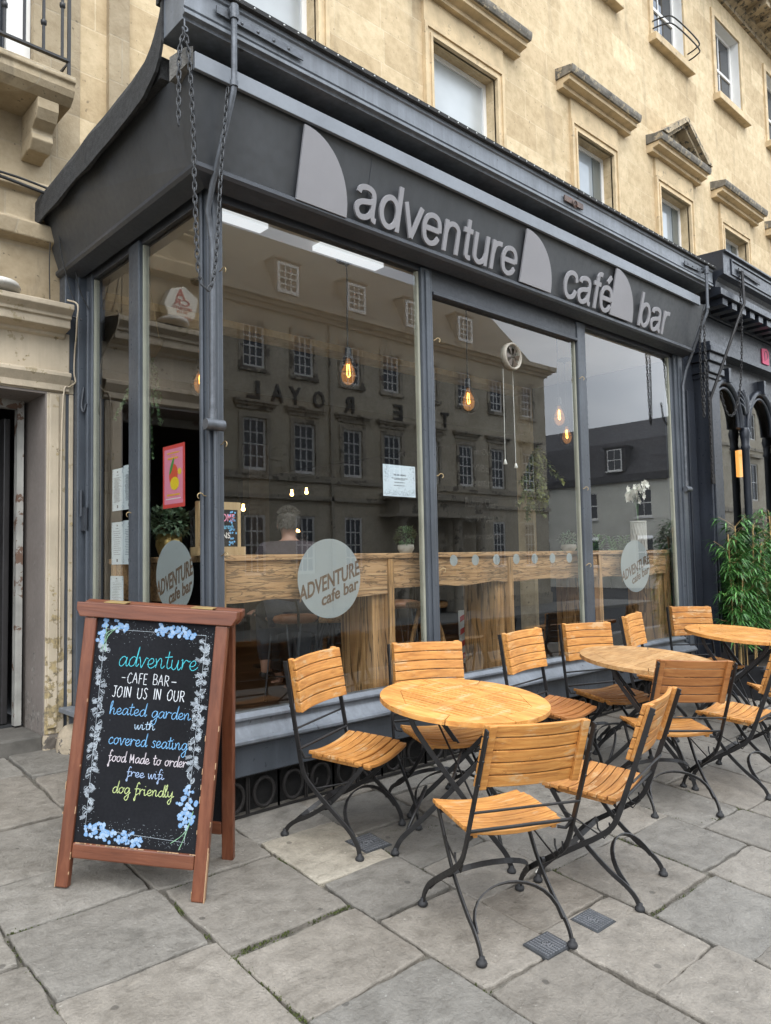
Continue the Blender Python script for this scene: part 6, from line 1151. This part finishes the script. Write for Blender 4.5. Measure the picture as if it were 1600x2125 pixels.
# ------------------------------------------------------------------ planter with bamboo
pl = thing('planter', 'long black wooden trough at the foot of the neighbouring shopfront', 'planter', (6.7,-.36,0))
f = MB(); z0 = gz(-.36)-.05; f.box(5.66,8.4,-.62,-.60,z0,.27); f.box(5.66,8.4,-.17,-.15,z0,.27); f.box(5.66,5.68,-.6,-.17,z0,.27); f.box(8.38,8.4,-.6,-.17,z0,.27); f.box(5.64,8.42,-.645,-.59,.22,.25); wp(pl, f, 'trough', M_('black_stained_wood', (.02,.021,.024), .5, .2, 4, .2, 40), .004); f = MB(); f.box(5.68,8.38,-.6,-.17,.1,.22); wp(pl, f, 'soil', M_('soil', (.03,.022,.015), .95, .3, 20, .8, 40))
def bamboo(x, lab, seed, n=8, hgt=1.5):
    t = thing('bamboo', lab, 'bamboo', (x,-.38,.22), 'bamboo plants in the black trough'); r = random.Random(seed); f = MB(); g = MB()
    for k in range(n):
        bx, by = r.uniform(-.26,.26), r.uniform(-.12,.12); h = hgt*r.uniform(.7,1.0); lx, ly = r.uniform(-.16,.16), r.uniform(-.10,.06); P = [(bx+lx*(q/6)**1.5, by+ly*(q/6)**1.5, h*q/6) for q in range(7)]; g.tube(P, .007, 6)
        for q in range(1, 6): g.lathe([(.009,-.004),(.0115,0),(.009,.004)], 6, Matrix.Translation(P[q]))
        for q in range(40):
            u = r.uniform(.2,1.0); i = min(5, int(u*6)); a_, b_ = Vector(P[i]), Vector(P[i+1]); p = a_.lerp(b_, u*6-i); an = r.uniform(0,6.3); d = Vector((math.cos(an)*.9, math.sin(an)*.55, r.uniform(.1,.8))); L_ = r.uniform(.10,.26); e = p+d*L_; g.tube([p, p+d*L_*.5+Vector((0,0,.01)), e], .0018, 3)
            for s in range(11):
                b2 = p.lerp(e, r.uniform(.35,1.02)); an2 = an+r.uniform(-1.1,1.1); leaf(f, b2, (math.cos(an2), math.sin(an2), r.uniform(-.6,.45)), (0,0,1), r.uniform(.09,.17), r.uniform(.013,.021), .25)
    lp(t, g, 'canes', CANE); lp(t, f, 'foliage', BAMB)
bamboo(5.98,'dense bamboo at the left end of the trough beside the dark pilaster',1,9,1.45); bamboo(6.55,'taller bamboo second from the left end of the trough',2,9,1.55); bamboo(7.2,'bamboo in the middle of the trough at the frame edge',3,8,1.55); bamboo(7.9,'bamboo at the far right end of the trough',4,7,1.5)
# ------------------------------------------------------------------ across the street (seen mirrored in the glass)
HY = -17.6
ht = thing('hotel', 'long four storey limestone hotel across the street with raised letters THE ROYAL', 'hotel', (15,-20,-.8))
DULL = stone_mat('hotel_stone', (.54,.48,.375), (.61,.55,.44), (.52,.47,.38), 1.0, .42, .4, (.10,.09,.07)); DTRIM = M_('hotel_trim', (.44,.39,.31), .9, .3, 2, .2, 20, wear=(.16,.14,.11), wcut=.56, ws=2)
cols = [x for x in (1.15,3.3,5.4,7.55,9.65,11.78,13.83,16.03,18.06,20.2,22.37,24.5,26.77)]
holes = []
for i, x in enumerate(cols):
    holes += [(x-.46,x+.46,4.42,6.18),(x-.44,x+.44,7.86,9.34)]
    if i not in (8,9,10): holes.append((x-.42,x+.42,.95,2.95))
mb = MB(); wall_holes(mb, -2, 28.2, -1, 10.4, holes, HY, .16, -1); mb.quad((28.2,HY,-1),(28.2,HY-12,-1),(28.2,HY-12,10.4),(28.2,HY,10.4)); wp(ht, mb, 'wall', DULL)
f = MB()
for z0, z1, pr in ((3.50,3.66,.10),(4.14,4.38,.09),(9.95,10.1,.12),(10.1,10.22,.28),(10.22,10.42,.45),(-1,-.3,.06)): f.box(-2.05,28.2+pr,HY-.05,HY+pr,z0,z1)
f.box(14.95,15.07,HY,HY+.1,-.8,9.9)
wp(ht, f, 'string_course', DTRIM)
f = MB()
for x in cols:
    f.box(x-.85,x+.85,HY-.02,HY+.22,6.66,6.74); f.box(x-.78,x+.78,HY-.02,HY+.14,6.58,6.66); f.box(x-.7,x+.7,HY-.02,HY+.06,6.44,6.58)
wp(ht, f, 'window_hood', DTRIM)
f = MB()
for x in cols:
    for z0, z1, h in ((4.42,6.18,.46),(7.86,9.34,.44)):
        f.box(x-h-.16,x-h,HY-.01,HY+.05,z0,z1+.16); f.box(x+h,x+h+.16,HY-.01,HY+.05,z0,z1+.16); f.box(x-h,x+h,HY-.01,HY+.05,z1,z1+.16); f.box(x-h-.18,x+h+.18,HY-.01,HY+.1,z0-.14,z0-.003)
wp(ht, f, 'architrave', DTRIM)
protos = {}
for a, b, c, d in holes:
    k = (round(b-a,2), round(d-c,2))
    if k not in protos:
        o = sash(ht, 0, 0, d-c, b-a, HY-.04, -1, (3,4), fw=.085, bw=.024); protos[k] = o; o.location = ((a+b)/2, 0, c); o.matrix_parent_inverse = Matrix.Translation(-ht.location)
    else:
        o = protos[k].copy(); COL.objects.link(o); o.location = ((a+b)/2, 0, c)
        for ch in protos[k].children: q = ch.copy(); COL.objects.link(q); q.parent = o
SLATE = stone_mat('slate_roof', (.055,.055,.062), (.085,.085,.092), (.03,.03,.033), .3, .16, .2, (.03,.03,.03), pit=0); HROOF = stone_mat('hotel_roof_tiles', (.24,.22,.185), (.30,.275,.23), (.15,.14,.12), .3, .14, .3, (.05,.045,.04), pit=0)
f = MB(); f.add([(-2,HY-.2,10.4),(28.0,HY-.2,10.4),(25.6,HY-1.6,13.3),(-2,HY-1.6,13.3),(-2,HY-11,10.4),(28.0,HY-11,10.4),(25.6,HY-6,14.2),(-2,HY-6,14.2)], [(0,1,2,3),(3,2,6,7),(1,5,6,2),(7,6,5,4)]); wp(ht, f, 'mansard_roof', HROOF)
for i, x in enumerate((1.3,4.0,7.2,10.3,13.5,16.7,19.8,23.0)):
    f = MB(); f.box(x-.56,x+.56,HY-1.5,HY-.42,10.75,12.05); f.box(x-.62,x+.62,HY-1.6,HY-.36,12.051,12.12); dm = wp(ht, f, 'dormer', HROOF); k = 'dorm'
    if k not in protos: o = sash(dm, 0, 0, 1.1, .92, HY-.36, -1, (3,4), fw=.10, bw=.022); protos[k] = o; o.parent = dm; o.matrix_parent_inverse = Matrix(); o.location = (x,0,10.85)
    else:
        o = protos[k].copy(); COL.objects.link(o); o.location = (x,0,10.85); o.parent = dm
f = MB()
for x in (27.4,9.0): f.box(x-.7,x+.7,HY-2.4,HY-1.4,9.5,14.2 if x < 20 else 11.4); [f.lathe([(.12,0),(.10,.45)], 8, Matrix.Translation((x-.5+k*.33,HY-1.9,14.2 if x < 20 else 11.4))) for k in range(4)]
wp(ht, f, 'chimney', DTRIM)
LET = M_('raised_letter_bronze', (.055,.048,.04), .6, .2, 5, .1, 40); hfn = lambda u, v, d: (-u, HY+.01+d, v)
for c_, x in (('T',21.05),('H',19.75),('E',18.35),('R',15.85),('O',14.45),('Y',13.42),('A',12.72-.05),('L',11.72)):
    f = MB(); add_text(f, c_, -x-.24, -x+.24, 6.80, 7.42, hfn, 0, .08, .012); wp(ht, f, 'sign_letter', LET)
f = MB(); f.box(17.3,23.2,HY-.02,HY+1.0,3.667,3.9); f.box(17.6,22.9,HY-.02,HY+.8,3.10,3.665); f.box(17.3,23.2,HY-.02,HY+.95,3.0,3.1)
for x in (17.95,19.4,21.1,22.55): f.lathe([(.28,-.8),(.28,-.6),(.22,-.55),(.19,2.8),(.26,2.9),(.26,3.0)], 14, Matrix.Translation((x,HY+.55,0)))
f.box(19.6,20.9,HY+.02,HY+.06,-.8,2.7); wp(ht, f, 'porch', DTRIM)
# white rendered building standing along the side street
wbld = thing('white_building', 'cream rendered building with a slate mansard beyond the hotel corner', 'building', (48,-30,-.8)); WX = 46.5
REND = M_('pale_render', (.62,.61,.54), .85, .1, 1, .1, 20); hs_ = []
for y in (-44,-39.6,-35.3,-31.0,-26.8,-22.6):
    hs_ += [(y-.62,y+.62,4.0,5.9),(y-.62,y+.62,.6,2.7)]
mb = MB(); tmp = MB(); wall_holes(tmp, -50, -20.7, -1, 6.6, hs_, 0, .2, 1); mb.add([(WX+v[1], v[0], v[2]) for v in tmp.v], tmp.f); mb.quad((WX,-20.7,-1),(WX+12,-20.7,-1),(WX+12,-20.7,6.6),(WX,-20.7,6.6)); wp(wbld, mb, 'wall', REND)
f = MB(); f.box(WX-.25,WX+.1,-50,-20.6,6.5,7.0); f.add([(WX-.1,-50,7.0),(WX-.1,-20.65,7.0),(WX+1.3,-20.65,9.6),(WX+1.3,-50,9.6),(WX+5,-20.65,11.6),(WX+5,-50,11.6),(WX+12,-20.65,7.0),(WX+12,-50,7.0)], [(0,1,2,3),(3,2,4,5),(5,4,6,7),(1,6,4,2)]); wp(wbld, f, 'slate_roof', SLATE)
pw = None
def side_win(y, z, first=None):
    f = MB(); g = MB()
    for a, b, c, d in ((-.62,-.55,0,1.9),(.55,.62,0,1.9),(-.55,.55,0,.09),(-.55,.55,1.82,1.9),(-.55,.55,.92,.99),(-.015,.015,.09,1.82)): f.box(.1,.16,a,b,c,d)
    f.box(-.12,.1,-.7,.7,-.12,-.01); o = f.obj('window', WHITE); g.box(.12,.126,-.55,.55,.09,1.82); q = g.obj('pane', PANE); q.parent = o; return o
pw = side_win(0,0)
for i, (a, b, c, d) in enumerate(hs_):
    if i == 0: o = pw
    else:
        o = pw.copy(); COL.objects.link(o); q = pw.children[0].copy(); COL.objects.link(q); q.parent = o
    o.parent = wbld; o.matrix_parent_inverse = Matrix.Translation(-wbld.location); o.location = (WX,(a+b)/2,c)
for y in (-42,-33.2,-24.6):
    f = MB(); f.box(WX-.05,WX+1.6,y-.8,y+.8,7.3,9.0); f.box(WX-.15,WX+1.7,y-.9,y+.9,9.001,9.12); dm = wp(wbld, f, 'dormer', SLATE)
    o = pw.copy(); COL.objects.link(o); q = pw.children[0].copy(); COL.objects.link(q); q.parent = o; o.parent = dm; o.matrix_parent_inverse = Matrix(); o.location = (WX-.22,y,7.35); o.scale = (1,.9,.8)
# stone terrace farther along, mirrored in the neighbouring arches
tr = thing('stone_terrace', 'three storey stone terrace farther along the opposite side of the street', 'building', (75,-18,-.8)); hs2 = []
for k in range(13):
    x = 50.2+k*3.1; hs2 += [(x-.6,x+.6,.6,3.0),(x-.6,x+.6,5.0,7.6),(x-.6,x+.6,9.3,11.2)]
mb = MB(); wall_holes(mb, 48, 96, -1, 13, hs2, HY, .2, -1); mb.quad((48,HY,-1),(48,HY-3,-1),(48,HY-3,13),(48,HY,13)); wp(tr, mb, 'wall', DULL)
f = MB(); f.box(47.9,96,HY-.05,HY+.4,12.6,13.0); f.box(47.9,96,HY-.05,HY+.12,4.1,4.4); f.box(47.9,96,HY-.05,HY+.12,8.5,8.7)
for k in range(13): x = 50.2+k*3.1; f.box(x-1,x+1,HY,HY+.3,8.0,8.2); f.add([(x-1,HY,3.4),(x+1,HY,3.4),(x,HY,4.0),(x-1,HY+.3,3.4),(x+1,HY+.3,3.4),(x,HY+.3,4.0)], [(3,4,5),(0,3,5,2),(1,2,5,4),(0,1,4,3)])
wp(tr, f, 'string_course', DTRIM)
tp = {}
for a, b, c, d in hs2:
    k = round(d-c,2)
    if k not in tp: o = sash(tr, 0, 0, d-c, b-a, HY-.1, -1, (2,2), fw=.08); tp[k] = o; o.matrix_parent_inverse = Matrix.Translation(-tr.location)
    else:
        o = tp[k].copy(); COL.objects.link(o)
        for ch in tp[k].children: q = ch.copy(); COL.objects.link(q); q.parent = o
    o.location = ((a+b)/2,0,c)
f = MB(); f.quad((48,HY,13),(96,HY,13),(96,HY-3,15),(48,HY-3,15)); wp(tr, f, 'slate_roof', SLATE)
